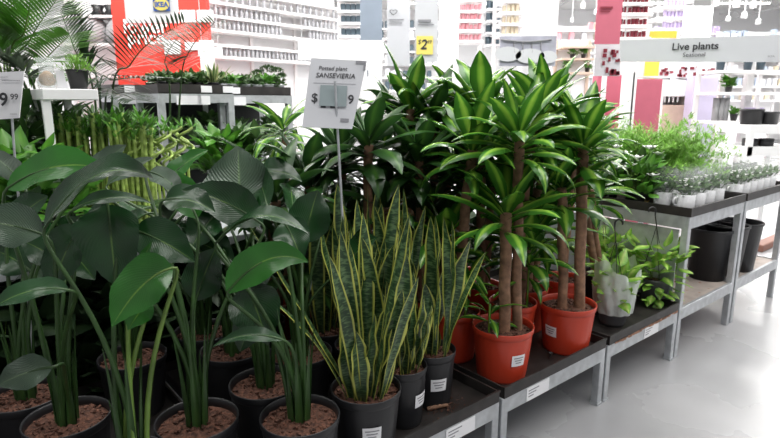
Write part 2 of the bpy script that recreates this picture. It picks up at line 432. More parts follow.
# ============================================================ pots
def potmesh(r,h,m=0,n=48,ribs=True):
    mb=MB(); rb=r*.80
    mb.lathe([(0.001,.002),(rb,.0),(rb+.001,.01)],n=n)
    mb.lathe([(rb+.001,.006),(rb+(r-rb)*.25,h*.22),(rb+(r-rb)*.6,h*.6),(r*.965,h*.86)],n=n,ribs=1 if ribs else 0,rd=.0045)
    mb.lathe([(r*.965,h*.86),(r*.985,h*.88),(r*1.0,h*.90),(r*1.015,h-.004),(r*1.005,h),(r*.965,h-.004),(r*.95,h*.9),(r*.94,h*.82)],n=n)
    return mb
def soilmesh(r,h,seed=0):
    rs=random.Random(seed); mb=MB(); n=26; vs=[(0,0,h+.012)]; fs=[]
    rings=7
    for k in range(1,rings+1):
        for j in range(n):
            a=2*math.pi*j/n; q=r*k/rings
            vs.append((q*math.cos(a),q*math.sin(a),h+.012*(1-(k/rings)**2)+(rs.random()-.5)*.014*(0 if k==rings else 1)))
    for j in range(n): fs.append((0,1+j,1+(j+1)%n))
    for k in range(rings-1):
        for j in range(n):
            a=1+k*n+j; b_=1+k*n+(j+1)%n; fs.append((a,a+n,b_+n,b_))
    mb.add(vs,fs,smooth=True)
    for i in range(70):
        a=rs.random()*6.28; q=r*.93*math.sqrt(rs.random()); s=.004+.007*rs.random()
        mb.box((q*math.cos(a),q*math.sin(a),h+.012*(1-(q/r)**2)+.003),(s*1.8,s,s*.8),ax=(V((math.cos(a*7),math.sin(a*7),.3)).normalized(),V((-math.sin(a*7),math.cos(a*7),0)),UP))
    return mb
def sticker(r,h,az,zc,w=.075,hh=.055):
    mb=MB(); n=6; half=w/2/r; vs=[];uv=[]
    for k in range(2):
        z=zc+(k-.5)*hh; rr=r*(.80+.165*(z/(h*.86)))+.0025
        for i in range(n+1):
            a=az-half+2*half*i/n; vs.append((rr*math.cos(a),rr*math.sin(a),z))
    mb.add(vs,[(i,i+1,n+2+i,n+1+i) for i in range(n)])
    return mb
def stickerlines(r,h,az,zc,w=.075,hh=.055):
    mb=MB()
    for l in range(3):
        z=zc+hh*(.25-.22*l); rr=r*(.80+.165*(z/(h*.86)))+.0036
        wd=w*(.75-.15*l); half=wd/2/r
        vs=[(rr*math.cos(az+half*q),rr*math.sin(az+half*q),z+e) for e in(-.0022,.0022) for q in(-1,-.33,.33,1)]
        mb.add(vs,[(i,i+1,i+5,i+4) for i in range(3)])
    return mb
def potted(name,loc,label,cat,r,h,potm,group=None,stick=None,rz=0,seed=1,potlabel=None):
    e=empty(name,loc,label,cat,group,rz)
    p=part('pot',potmesh(r,h),M[potm],e,True)
    if potlabel: p['label']=potlabel
    if stick is not None:
        part('price_sticker',sticker(r,h,stick,h*.48),M['paper'],p,True); part('printed_lines',stickerlines(r,h,stick,h*.48),M['greyink'],p,True)
    part('soil',soilmesh(r*.955,h*.87,seed),M['soil'],e,True)
    return e
CAMZ=lambda loc: math.atan2(-loc.y,-loc.x)
PH=.245
PLACED=[]; BOUNDS=[(-2.83,-1.98),(-1.96,-1.11),(-1.09,-.02),(0,.85),(.87,1.70)]
def tos(p):
    v=p-O; return v.x*AX.x+v.y*AX.y, v.x*BX.x+v.y*BX.y
def hold(p,r):
    t,s_=tos(p); PLACED.append((t,s_,r))
def place(p,r):
    """nearest free spot on the benches for a pot of radius r"""
    t0,s0=tos(p)
    for k in range(0,900):
        q=.0035*k**.85; a=k*2.4; t=t0+q*math.cos(a); s_=s0+q*math.sin(a)
        if s_<r+.015 or s_>1.18-r: continue
        if not any(x0+r+.012<t<x1-r-.012 for x0,x1 in BOUNDS): continue
        if all((t-a_)**2+(s_-b_)**2>(r+c_+.004)**2 for a_,b_,c_ in PLACED):
            PLACED.append((t,s_,r)); return P(t,s_,p.z)
    print('NO SPOT',t0,s0); PLACED.append((t0,s0,r)); return p
for _px,_py,_r in ((300,414,.132),(197,418,.130),(366,386,.128),(403,364,.095),(432,348,.10),(503,325,.142),(568,303,.142)): hold(Wz(_px,_py,.58),_r)
for _px,_py,_r in ((612,322,.10),(653,300,.10)): hold(Wz(_px,_py,.345),_r)
PLACED.append((-1.45,.22,.095)); PLACED.append((.145,.44,.13)); PLACED.append((.47,.33,.125)); PLACED.append((.72,.43,.12))
FIXED=[(q[0],q[1]) for q in PLACED]
# ------------------------------------------------------------ paddle leaf plants (bird of paradise)
def bop(pot,label,leaves,group=None,r=.132,h=PH,stick=None,clump=.035,seed=1):
    if not any((tos(pot)[0]-a)**2+(tos(pot)[1]-b)**2<1e-5 for a,b in FIXED): pot=place(pot,r*1.015)
    loc=V((pot.x,pot.y,.336)); e=potted('paddle_leaf_plant',loc,label,'potted plant',r,h,'blackpot',group,stick,seed=seed)
    st=MB(); fl=MB(); top=.336+h*.87
    for q in leaves:
        (bxp,byp,bd,tx,ty,td,w,nrm,lift,mi)=q[:10]
        a=Wd(bxp,byp,bd); c=Wd(tx,ty,td); w=w/560*(bd+td)/2/2
        mid=(a+c)/2+UP*lift*(c-a).length
        n_=16; pts=bez(a,mid,c,n_)
        nn=V({'c':(.1,-.9,.45),'u':(0,-.3,.95),'m':(0,-.65,.75),'l':(-.6,-.6,.5),'r':(.6,-.6,.5)}[nrm]) if isinstance(nrm,str) else V(nrm)
        sd=(c-a).normalized().cross(nn)
        if sd.length<.1: sd=V((1,0,0))
        # blade adds folds along S x t ; orient so that the fold opens toward the normal
        fl.blade(pts,[w*prof(PADDLE,i/n_) for i in range(n_+1)],-sd if (-sd).cross(c-a).dot(nn)>0 else sd,.30,8,mi,.22,1.4)
        # stalk
        an=rnd()*6.28; p0=loc+V((clump*math.cos(an)*rnd(),clump*math.sin(an)*rnd(),h*.85))
        d0=(pts[1]-pts[0]).normalized()
        L=(a-p0).length
        c1=p0+UP*L*.6+ (a-p0)*.08; c2=a-d0*L*.10
        pp=[p0*(1-t)**3+c1*3*t*(1-t)**2+c2*3*t*t*(1-t)+a*t**3 for t in [i/12 for i in range(13)]]
        pp+=[pts[2],pts[4],pts[7]]
        st.tube(pp,[.0088-.0004*i for i in range(13)]+[.0040,.003,.0015],7,m=1 if (len(q)>10) else 0)
    # leaf sheaths at the base
    for i in range(7):
        an=i*.9+seed; p0=loc+V((.02*math.cos(an),.02*math.sin(an),h*.84))
        pts=grow(p0,an,1.50,ru(.22,.42),.12,7); st.blade(pts,[.014,.013,.012,.010,.008,.006,.004,.001],(-math.sin(an),math.cos(an),0),.8,4,m=0)
    part('stems',st,[M['stem'],M['stemb']],e); part('foliage',fl,[M['bop'],M['bopb'],M['bopsheen']],e)
    return e
def pp(px,py): 
    q=Wz(px,py,.58); return q
bop(pp(300,414),'paddle leaf plant in black pot directly left of the largest snake plant',[
 (216,243,1.72,308,233,1.62,26,(0,-.45,.9),.42,0),
 (304,243,1.95,318,190,2.0,44,'c',.1,0),
 (228,292,1.60,308,262,1.62,40,'c',.42,1),
 (284,222,1.85,302,262,1.80,38,'c',.2,0),
 (283,340,1.62,212,347,1.60,17,'m',.25,0),
 (246,285,1.75,268,345,1.72,54,'c',.15,0),
 (262,300,1.8,240,352,1.8,40,'c',.1,0),
],seed=3)
bop(pp(197,418),'paddle leaf plant in black pot second left from the snake plants, stems fanning up',[
 (108,205,1.60,116,286,1.55,66,'c',.1,0),
 (262,224,1.8,182,190,1.75,42,'c',.15,0),
 (70,212,1.55,153,204,1.55,17,'m',.25,0),
 (150,172,1.9,184,197,1.85,24,'m',.2,2),
 (197,218,1.85,176,170,1.9,30,'c',0,1),
 (196,300,1.85,216,248,1.9,42,'c',.1,0),
 (165,200,1.75,215,212,1.7,36,'m',.2,0),
],seed=5)
bop(P(-1.45,.22,.58),'paddle leaf plant in black pot with bright green stalks at the bottom edge',[
 (45,228,1.45,153,178,1.42,50,(.1,-.6,.8),.42,0),
 (172,268,1.48,112,327,1.40,56,'c',.28,1,1),
 (134,278,1.55,152,241,1.55,12,'c',0,1,1),
 (150,300,1.5,128,330,1.45,30,'c',.1,1,1),
 (135,230,1.6,195,262,1.6,46,'c',.1,0),
],seed=8,clump=.06,r=.092)
bop(pp(67,416),'paddle leaf plant in black pot standing left of the bright stalked one, dark leaves',[
 (42,234,1.62,-22,222,1.6,46,'c',.1,2),
 (68,290,1.42,-12,312,1.38,30,'m',.25,0),
 (52,367,1.45,-3,386,1.42,38,'c',.12,2),
 (80,225,1.7,50,292,1.66,44,'c',.1,0),
 (8,188,1.62,108,170,1.58,42,(.1,-.8,.5),.22,1),
 (60,262,1.8,20,240,1.8,30,'c',.1,0),
],seed=11)
bop(pp(33,394),'paddle leaf plant in black pot at the far left behind the front pots',[
 (22,182,2.0,-14,150,2.0,24,'m',.1,2),
 (88,182,2.0,126,145,2.05,26,'c',.1,2),
 (12,225,1.9,48,196,1.9,34,'c',.1,0),
 (30,270,1.9,-5,250,1.9,36,'c',.1,0),
 (60,240,2.0,95,280,2.0,40,'c',.1,0),
],seed=13)
bop(pp(240,386),'paddle leaf plant in black pot behind, with a broad upright ribbed grey-sheened leaf',[
 (240,210,2.2,238,146,2.28,70,(0,-.85,.5),-.05,2),
 (256,176,2.3,302,182,2.25,28,'m',.3,0),
 (166,180,2.3,208,150,2.35,24,'m',.1,1),
 (108,184,2.3,154,158,2.35,23,'m',.1,2),
 (190,240,2.2,235,262,2.15,44,'c',.1,0),
 (215,215,2.2,190,250,2.1,36,'c',.1,0),
],seed=17)
# further paddle leaf plants behind in the shade
def bop_random(px,py,zt,label,seed,n=7,dark=0):
    random.seed(seed); q=Wz(px,py,.58); lv=[]
    d=q.y
    for i in range(n):
        bx_=px+ru(-55,55); by_=ru(205,270); tx=bx_+ru(-38,38); ty=by_+ru(-35,40)
        lv.append((bx_,by_,d+ru(-.2,.3),tx,ty,d+ru(-.2,.3),ru(30,46),random.choice('cmlr'),ru(.05,.25),random.choice([0,0,0,2,1])))
    bop(q,label,lv,None,seed=seed)
bop_random(165,346,.58,'paddle leaf plant in the third row, between the front stems, soil visible',21)
bop_random(95,350,.58,'paddle leaf plant in the third row left, in deep shade',22)
bop_random(300,352,.58,'paddle leaf plant in deep shade behind the pale stem sheaf',23,6)
bop_random(15,345,.58,'paddle leaf plant in shade at the left edge of the third row',24,6)
bop_random(230,345,.58,'paddle leaf plant in shade between the ribbed leaf and snake plants',26,6)
random.seed(31)
# ------------------------------------------------------------ snake plants
def snake(px,py,label,n,hmin,hmax,seed,stick=None,spec=(),r=.128,h=PH,group=None,lean=.16):
    random.seed(seed); q=Wz(px,py,.58)
    if not any((tos(q)[0]-a)**2+(tos(q)[1]-b)**2<1e-5 for a,b in FIXED): q=place(q,r*1.015)
    loc=V((q.x,q.y,.336))
    e=potted('snake_plant',loc,label,'potted plant',r,h,'blackpot',group,stick,seed=seed)
    fl=MB()
    for i in range(n):
        az=i*2.4+ru(-.3,.3); rr=ru(.01,.075)
        p0=V((rr*math.cos(az),rr*math.sin(az),h*.85))
        L=ru(hmin,hmax); el=math.pi/2-ru(.02,lean)-rr*1.2
        leaf(fl,p0,az,el,L,ru(.025,.037),ru(-.35,.35),SWORD,ru(.15,.45),14,8,0,twist=ru(-2.4,2.4),wave=.22,daz=ru(-.8,.8))
    for (az,el,L,w,dr,ox,oy,tw) in spec:
        leaf(fl,V((ox,oy,h*.85)),az,el,L,w,dr,SWORD,.25,14,8,0,twist=tw,wave=.08)
    part('foliage',fl,M['sans'],e,True)
    return e
R=math.radians
snake(366,386,'largest snake plant at the front in black pot with white sticker, leaf leaning far left',19,.28,.74,41,-1.35,
 [(R(172),R(62),.74,.034,.12,-.04,-.02,.5),(R(190),R(70),.62,.022,.9,-.06,-.05,0),(R(20),R(80),.70,.030,.1,.02,-.05,.4),(R(330),R(76),.52,.026,.15,.05,-.06,-.6)])
snake(403,364,'snake plant in black pot tucked just right of the largest one',12,.26,.62,43,-.6,[],r=.095)
snake(432,348,'snake plant in black pot next to the red pots, outermost on its bench',13,.28,.66,44,-1.3,[(R(0),R(76),.50,.020,.3,.04,-.03,.8),(R(160),R(78),.6,.028,.1,-.02,0,.6)],r=.10)
snake(345,350,'snake plant in the second row behind the largest snake plant',12,.5,.8,45)
snake(388,330,'snake plant in the second row behind the narrow snake plants',11,.45,.72,46)
snake(325,335,'snake plant in the third row beside the ribbed paddle leaf',9,.45,.7,47)
# debris on the tray
mb=MB(); c=Wz(437,406,.338)
for i in range(260):
    a=rnd()*6.28; q=abs(random.gauss(0,.07)); s=ru(.002,.005)
    mb.box(c+V((q*math.cos(a)+.02,q*math.sin(a),.0035)),(s,s*1.3,s*.7))
solo('spilled_soil',mb,M['soil'],'reddish crumbs of soil spilled on the black tray before the snake plants','soil',kind='stuff')
mb=MB(); a=Wz(427,409,.348); b_=Wz(448,405,.348); mb.tube([a,(a+b_)/2+V((0,0,.004)),b_],[.008,.010,.007],7); solo('bark_piece',mb,M['cane'],'dark stick of bark lying on the black tray among the soil','bark')
mb=MB(); a=Wz(550,357,.345); mb.tube([a,a+V((0,0,.018))],[.007,.005],8); mb.lathe([(0.001,.018),(.012,.020),(.012,.026),(.001,.028)],c=a,n=12); solo('drain_plug',mb,M['hook'],'small black drain plug standing in the tray beside the front red pot','plug')
# ------------------------------------------------------------ corn plants (dracaena)
def crown(mb,top,cnt,Lm,Wm,seed,m=0,spread=1,upl=.0):
    for i in range(cnt):
        k=i/cnt                        # 0 outer/low .. 1 inner/high
        az=i*2.39996+ru(-.25,.25)
        p=V(top)+V((.012*math.cos(az),.012*math.sin(az),-.10+.16*k))
        el=R(2+70*k**1.15)+ru(-.15,.15)+upl
        L=Lm*ru(.75,1.1)*(1-.25*abs(k-.45))
        leaf(mb,p,az,el,L,Wm*ru(.8,1.15),ru(1.3,2.5)*(1-.58*k)*spread,LANCE,.28,8,4,m,twist=ru(-.4,.4),wave=.06)
def canepart(e,base,top,r,name='cane'):
    mb=MB(); base=V(base); top=V(top); n=14; L=(top-base).length
    pts=[base+(top-base)*(i/n)+V((math.sin(i*.9+top.x*30)*.003,math.cos(i*.7)*.003,0)) for i in range(n+1)]
    mb.tube(pts,[r*(1+.03*(i%2))*(1.12 if i==0 else 1) for i in range(n+1)],12)
    return part(name,mb,M['cane'],e,True)
def corn(px,py,label,canes,seed,stick=None,potm='redpot',shoots=(),z=.336,r=.142,h=.25,zr=None,dark=0,L=.37,W=.047,group=None,pos=None):
    random.seed(seed)
    loc=V(pos) if pos is not None else Wz(px,py,.58); sh=0
    if not any((tos(loc)[0]-a)**2+(tos(loc)[1]-b)**2<1e-5 for a,b in FIXED):
        l2=place(loc,r*1.015); sh=(l2.x-loc.x)*.6; loc=l2
    loc=V((loc.x,loc.y,z)); canes=[(a,b,c-sh*(d_ if False else 1),d_,e_,f_,g_) for a,b,c,d_,e_,f_,g_ in canes]
    e=potted('corn_plant',loc,label,'potted plant',r,h,potm,group,stick,seed=seed)
    for (ox,oy,tx,ty,th,rr,cnt) in canes:
        canepart(e,(ox,oy,h*.85),(tx,ty,th),rr)
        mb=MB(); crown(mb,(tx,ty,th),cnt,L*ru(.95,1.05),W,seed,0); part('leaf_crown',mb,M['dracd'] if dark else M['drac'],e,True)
    for (ox,oy,hh,s) in shoots:
        mb=MB(); crown(mb,(ox,oy,hh),10,.17*s,.017*s,seed); mb.tube([(ox,oy,h*.85),(ox,oy,hh)],.006,6); part('side_shoot',mb,M['drac'],e,True)
    return e
# front row, heights above pot base: z=1.6-based
def hz(px,py,pot):   # height (above the tray) and x offset of an image point at the depth of the pot
    w=Wd(px,py,pot.y); return w.x-pot.x, w.z-.336
q1=Wz(503,325,.58); x1,h1=hz(505,212,q1); x2,h2=hz(519,140,q1); x3,h3=hz(490,160,q1)
corn(503,325,'corn plant in the frontmost red pot with white sticker, twin brown canes',[(.0,-.03,x1,-.03,h1,.026,22),(.065,.0,x2,.0,h2,.022,26)],51,stick=R(-66),shoots=[(-.07,-.03,.36,1.2)])
q4=Wz(568,303,.58); x1,h1=hz(562,188,q4); x2,h2=hz(581,148,q4)
corn(568,303,'corn plant in red pot farthest right by the aisle, one short and one taller cane',[(-.03,-.02,x1,0,h1,.024,18),(.055,-.01,x2+.01,0,h2,.027,26)],52,stick=R(-145),L=.36)
q2=Wz(467,316,.58); x1,h1=hz(470,150,q2)
_p=P(.145,.44,.58); x1,h1=hz(472,150,_p)
corn(467,318,'corn plant in red pot left of and behind the frontmost red pot',[(.0,.0,x1,0,h1,.024,24),(-.05,.03,-.05,.05,.6,.02,18)],53,stick=None,shoots=[(.05,-.04,.40,1.1)],pos=_p,r=.128)
q3=Wz(527,303,.58); x1,h1=hz(533,128,q3)
_p=P(.47,.33,.58); x1,h1=hz(533,128,_p)
corn(527,303,'corn plant in red pot in the gap between the two front red pots',[(0,0,x1,0,h1,.022,26),(.05,.02,.06,.02,.52,.018,16)],54,stick=R(-40),shoots=[(.07,-.02,.45,1.3)],pos=_p,r=.123)
_p=P(.55,.62,.58); x1,h1=hz(481,112,_p)
corn(490,296,'tallest corn plant, upright leaves above the others, pot hidden behind the front row',[(0,0,x1,0,h1,.024,30),(.03,.04,.05,.05,.8,.022,22)],55,L=.40,W=.052,pos=_p,r=.12)
_p=P(.72,.43,.58); x1,h1=hz(545,118,_p)
corn(548,292,'tall corn plant behind the right red pots, broad crown near the bed picture banner',[(0,0,x1,0,h1,.024,30),(.05,.02,.06,.04,.62,.02,20)],56,L=.39,W=.050,pos=_p,r=.118)
_p=P(1.02,.40,.58); x1,h1=hz(578,128,_p)
corn(580,276,'corn plant whose striped crown overhangs the right end near the pink counter',[(0,0,x1,0,h1,.023,28)],57,L=.31,pos=_p,r=.12)
# darker block behind the snake plants and farther back
bk=[(378,312,132),(412,306,150),(440,300,112),(352,300,150),(425,285,95),(460,282,105),(515,280,110),(385,285,110),(575,280,125),(330,290,165),(300,296,175)]
for i,(px,py,ty) in enumerate(bk):
    q=Wz(px,py,.58); x1,h1=hz(px+ru(-6,6),ty+14,q)
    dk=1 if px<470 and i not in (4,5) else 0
    lab=['dark corn plant behind the narrow snake plants','corn plant with drooping crown behind the second snake plant','corn plant with crown above the outermost snake plant','corn plant beside the pole of the snake plant sign','corn plant with crown under the yellow tag banner','corn plant with crown just left of the tallest one','corn plant between the two tallest crowns, far row','corn plant just right of the snake plant sign, pale leaves','far row corn plant behind the right crown','shaded corn plant below the snake plant sign','shaded corn plant at the left end of the corn plant block','far row corn plant at the right end behind the pothos'][i]
    potm='redpot' if i%2 else 'blackpot'
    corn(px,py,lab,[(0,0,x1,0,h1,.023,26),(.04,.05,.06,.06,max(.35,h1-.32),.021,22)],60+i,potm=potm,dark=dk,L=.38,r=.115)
# ------------------------------------------------------------ sansevieria sign
sg=empty('price_sign',Wz(341,360,.345),'white card sign reading potted plant sansevieria on a metal pole','sign')
SD=2.02
base=V((Wd(352,300,SD).x,SD,.34)); sg.location=base
mb=MB(); mb.box(base+V((0,0,.003)),(.09,.07,.006)); part('base_plate',mb,M['galv'],sg)
# leaning card: corners in depth
c0=Wd(311,58,SD+.05); c1=Wd(367,61,SD+.02); c2=Wd(352,129,SD-.03); c3=Wd(302,127,SD-.02)
_n=(c2-c3).cross(c0-c3); _o=V((0,0,H)); c1=_o+(c1-_o)*((c3-_o).dot(_n)/(c1-_o).dot(_n))
mb=MB(); ux=(c1-c0).normalized(); nn=(c1-c0).cross(c3-c0).normalized()
cs=[c0,c1,c2,c3]; mb.add(cs+[c-nn*(-.003) for c in cs],[(0,3,2,1),(4,5,6,7),(0,1,5,4),(1,2,6,5),(2,3,7,6),(3,0,4,7)]); part('card',mb,M['banner'],sg)
fr=Matrix.Identity(3)
uy=((c0-c3).normalized()); ux2=(c2-c3).normalized(); zn=ux2.cross(uy).normalized(); uy2=zn.cross(ux2)
rot=Matrix((ux2,uy2,zn)).transposed().to_euler()
def onsign(u,v): return c3+(c2-c3)*u*(1-v)+ (c0-c3)*v*(1-u*0) + (c1-c0)*u*v + zn*.0022
if zn.y>0: pass
text('lettering','Potted plant',.0205,onsign(.42,.86),sg,M['ink'],rot,.004,shear=.15)
text('lettering','SANSEVIERIA',.0245,onsign(.49,.755),sg,M['ink'],rot,.006,shear=.15)
text('lettering','$',.045,onsign(.17,.42),sg,M['ink'],rot,.012)
text('lettering','9',.045,onsign(.86,.42),sg,M['ink'],rot,.012)
for (u0,v0,w_) in ((.36,.30,.018),(.56,.30,.024),(.32,.55,.012)):
    mb=MB(); mb.box(onsign(u0,v0),(w_,.006,.001) if v0<.5 else (.007,.022,.001),ax=(ux2,uy2,zn)); part('printed_mark',mb,M['ink'],sg)
mb=MB(); mb.box(onsign(.5,.645),(.15,.0012,.001),ax=(ux2,uy2,zn)); part('printed_line',mb,M['greyink'],sg)
mb=MB(); mb.box(onsign(.82,.12),(.03,.012,.001),ax=(ux2,uy2,zn)); part('printed_mark',mb,M['greyink'],sg)
mb=MB(); mb.box(onsign(.52,.46)+zn*.004,(.095,.075,.003),ax=(ux2,uy2,zn)); part('plastic_clip',mb,mat('translucent clip',(.30,.36,.37),.25,alpha=.9),sg)
mb=MB(); mb.tube([onsign(.53,.64)+zn*.03,base],.0045,8); part('front_pole',mb,M['galv'],sg)
mb=MB(); mb.box(onsign(.9,.97)+zn*.001,(.035,.01,.002),ax=(ux2,uy2,zn)); mb.box(onsign(.985,.90),(.008,.02,.002),ax=(ux2,uy2,zn)); part('tape',mb,M['greyink'],sg)

# ------------------------------------------------------------ pothos baskets
def ringleaf(fl,c,n,Rr,hmin,hmax,size,seed,tab=OVATE,m=0,droop=1.0,upb=.4,fold=.25):
    random.seed(seed)
    for i in range(n):
        az=i*2.4+ru(-.4,.4); rr=Rr*math.sqrt(rnd()); z=ru(hmin,hmax)
        p=V(c)+V((rr*math.cos(az),rr*math.sin(az),z))
        leaf(fl,p,az,ru(-.3,1.1)*upb+.2,size*ru(.7,1.25),size*ru(.26,.34),ru(.2,droop),tab,fold,6,4,m,twist=ru(-.8,.8))
def stems(mb,c,n,Rr,h0,h1,r=.002,seed=1):
    random.seed(seed)
    for i in range(n):
        az=i*2.4; rr=Rr*ru(.4,1)
        a=V(c)+V((rr*.3*math.cos(az),rr*.3*math.sin(az),h0)); b_=V(c)+V((rr*math.cos(az),rr*math.sin(az),ru(h0,h1)))
        mb.tube([a,(a+b_)/2+UP*.02,b_],r,5)
def hookpart(e,zt,off,flip=1):
    mb=MB(); r_=.022
    tip=V((off[0],off[1],zt))
    arc=[tip+V((flip*(r_*math.cos(a)-r_),0,r_*math.sin(a))) for a in [i*math.pi*1.15/10 for i in range(11)]]
    mb.tube([V((off[0]*.6,off[1]*.6,zt-.10)),tip-V((0,0,.03))]+arc,[.003,.004]+[.0055]*10+[.004],7)
    for k in range(3):
        a=k*2.09+.4; mb.tube([V((off[0]*.6,off[1]*.6,zt-.10)),V((.085*math.cos(a),.085*math.sin(a),.15))],.0022,5)
    return part('hanger_hook',mb,M['hook'],e,True)
def hangpot(loc,label,seed,bag,zt,flip):
    e=empty('pothos_basket',loc,label,'potted plant')
    mb=MB(); mb.lathe([(.001,.002),(.062,0),(.072,.02),(.095,.15),(.10,.155),(.10,.165),(.092,.165),(.088,.13)],n=28); part('pot',mb,M['greypot'],e,True)
    part('soil',soilmesh(.089,.14,seed),M['soil'],e,True)
    fl=MB(); ringleaf(fl,(0,0,.12),95 if not bag else 50,.14 if not bag else .08,.03,.27 if not bag else .22,.115,seed,droop=1.4,upb=1); st=MB(); stems(st,(0,0,0),16,.11,.15,.3,seed=seed)
    if not bag:
        random.seed(seed)
        for i in range(16):
            az=ru(-2.4,-.4); p=V((.11*math.cos(az),.11*math.sin(az),ru(.0,.15))); leaf(fl,p,az,ru(-.9,.3),.08,.028,.6,OVATE,.25,6,4)
    part('vines',st,M['stemb'],e,True); part('foliage',fl,M['pothos'],e,True)
    hookpart(e,zt,(-.03 if bag else -.04,.0),flip)
    if bag:
        mb=MB(); n=40; vs=[];fs=[];rings=14
        random.seed(5)
        for i in range(rings):
            t=i/(rings-1); z=.08+.27*t; 
            for j in range(n):
                a=2*math.pi*j/n
                rr=.101+.020*math.sin(t*2.2)+.010*math.sin(5*a+t*4)*t+.006*math.sin(11*a+6*t)
                vs.append((rr*math.cos(a),rr*math.sin(a),z+.045*t*math.sin(2*a+.8)+.012*t*math.sin(7*a)))
        for i in range(rings-1):
            for j in range(n):
                k=(j+1)%n; fs.append((i*n+j,i*n+k,(i+1)*n+k,(i+1)*n+j))
        mb.add(vs,fs,smooth=True); part('plastic_bag',mb,M['bag'],e,True)
    return e
a=Wz(612,322,.345); hangpot(V((a.x,a.y,.337)),'pothos in grey pot wrapped in a milky plastic bag, black hanger hook',81,True,.60,-1)
a=Wz(653,300,.345); hangpot(V((a.x,a.y,.337)),'bushy yellow-green pothos in grey pot without bag next to the tall bench leg',82,False,.60,1)
a=Wz(600,290,.345); hangpot(V((a.x,a.y,.337)),'pothos behind the bagged one, only its hook and some leaves showing',83,False,.66,-1)
# ------------------------------------------------------------ tall bench plants: mugs, flowering plants, ferns
TZ=.926
def mugplant(loc,label,group,kind):
    e=empty('mug_plant',loc,label,'potted plant',group)
    mb=MB(); mb.lathe([(.001,.001),(.036,0),(.042,.004),(.045,.02),(.046,.082),(.044,.084),(.042,.08),(.040,.07)],n=24); m_=part('mug',mb,M['mug'],e,True)
    mb=MB(); mb.tube([(-.043,0,.068),(-.062,-.006,.066),(-.072,-.01,.05),(-.068,-.008,.03),(-.044,0,.022)],.005,8); part('handle',mb,M['mug'],m_,True)
    mb=MB(); mb.lathe([(.001,.074),(.041,.071)],n=18); part('soil',mb,M['soil'],e,True)
    fl=MB(); ringleaf(fl,(0,0,.07),60,.035,.0,.075,.035,kind,upb=1.2); part('foliage',fl,M['dull'],e,True)
    fb=MB()
    random.seed(kind)
    for i in range(7):
        a=rnd()*6.28; c=V((.03*math.cos(a),.03*math.sin(a),ru(.11,.16)))
        for k in range(5): leaf(fb,c,k*1.257,.4,.018,.008,.3,OVATE,0,3,2)
    part('blossom',fb,M['flower'],e,True)
    mb=MB(); n=24; vs=[];fs=[]
    for i,(r_,z) in enumerate([(.046,.05),(.05,.09),(.058,.15),(.066,.21)]):
        for j in range(n):
            a=2*math.pi*j/n; q=r_*(1+.05*math.sin(j*2.1+i)); vs.append((q*math.cos(a),q*math.sin(a),z+(.012*math.sin(3*a) if i==3 else 0)))
    for i in range(3):
        for j in range(n): k=(j+1)%n; fs.append((i*n+j,i*n+k,(i+1)*n+k,(i+1)*n+j))
    mb.add(vs,fs,smooth=True); part('clear_sleeve',mb,M['glass'],e,True)
    return e
G1='mug plants in clear sleeves on the near tall bench'; G2='mug plants in clear sleeves on the bench at the right edge'
L1='small flowering plant in white mug with clear sleeve, on the near tall bench'; L2='small flowering plant in white mug with clear sleeve, on the bench at the right edge'
mp=mugplant(P(1.93,.12,TZ),'white mug plant with handle showing, nearest the tray corner on the near tall bench',None,91); mp.scale=(1.2,1.2,1.2)
for i in range(1,8):
    dup(mp,P(1.93+.155*(i%4),.12+.15*(i//4),TZ),ru(-.5,.5),L1,sc=1.2,group=G1)
for i in range(12):
    dup(mp,P(2.74+.14*(i%6),.12+.15*(i//6),TZ),ru(-.5,.5),L2,sc=1.15,group=G2)
def flowerpot(px,py,label,seed,leafm='lush',flowers=True,hh=.22,name='flowering_plant',z=.94,r=.065,R_=.11,size=.10):
    q=P(px,py,TZ); e=empty(name,V((q.x,q.y,TZ)),label,'potted plant')
    mb=MB(); mb.lathe([(.001,.001),(r*.78,0),(r,.085),(r*1.05,.088),(r*1.05,.1),(r*.95,.1),(r*.93,.08)],n=24); part('pot',mb,M['blackpot'],e,True)
    mb=MB(); mb.lathe([(.001,.09),(r*.94,.086)],n=18); part('soil',mb,M['soil'],e,True)
    fl=MB(); ringleaf(fl,(0,0,.08),70,R_,.0,hh,size,seed,upb=1); part('foliage',fl,M[leafm],e,True)
    st=MB(); stems(st,(0,0,0),14,R_,.09,.09+hh,seed=seed); part('stems',st,M['stemb'],e,True)
    if flowers:
        fb=MB()
        for i in range(16):
            a=rnd()*6.28; rr=ru(.04,R_+.04); c=V((rr*math.cos(a),rr*math.sin(a),ru(.18,.17+hh)))
            for k in range(5): leaf(fb,c,k*1.257,.5,.048,.019,.3,OVATE,0,3,2)
        part('blossom',fb,M['flower'],e,True)
    return e
flowerpot(1.83,.40,'white flowering plant in small black pot at the left end of the tall bench tray',101)
flowerpot(1.82,.62,'leafy plant with white blooms in black pot behind the tray corner',102)
flowerpot(1.98,.47,'broad-leaved plant in black pot between white flowers and the mugs',103,'dull',False,size=.12)
flowerpot(1.99,.68,'green broad-leaved plant in black pot before the ferns',104,'lush',False,size=.10)
flowerpot(1.85,.88,'leafy green plant in black pot behind the white flowering plants',105,'dull',False,hh=.3,size=.12)
mb=MB(); c=Wz(643,203,TZ+.012); 
for k in range(6): leaf(mb,c,k*1.0,.5,.05,.016,.5,OVATE,.3,5,4)
solo('yellow_flower',mb,mat('pale orange petal',(.85,.55,.2),.5),'pale orange fallen flower lying at the tray edge','flower')
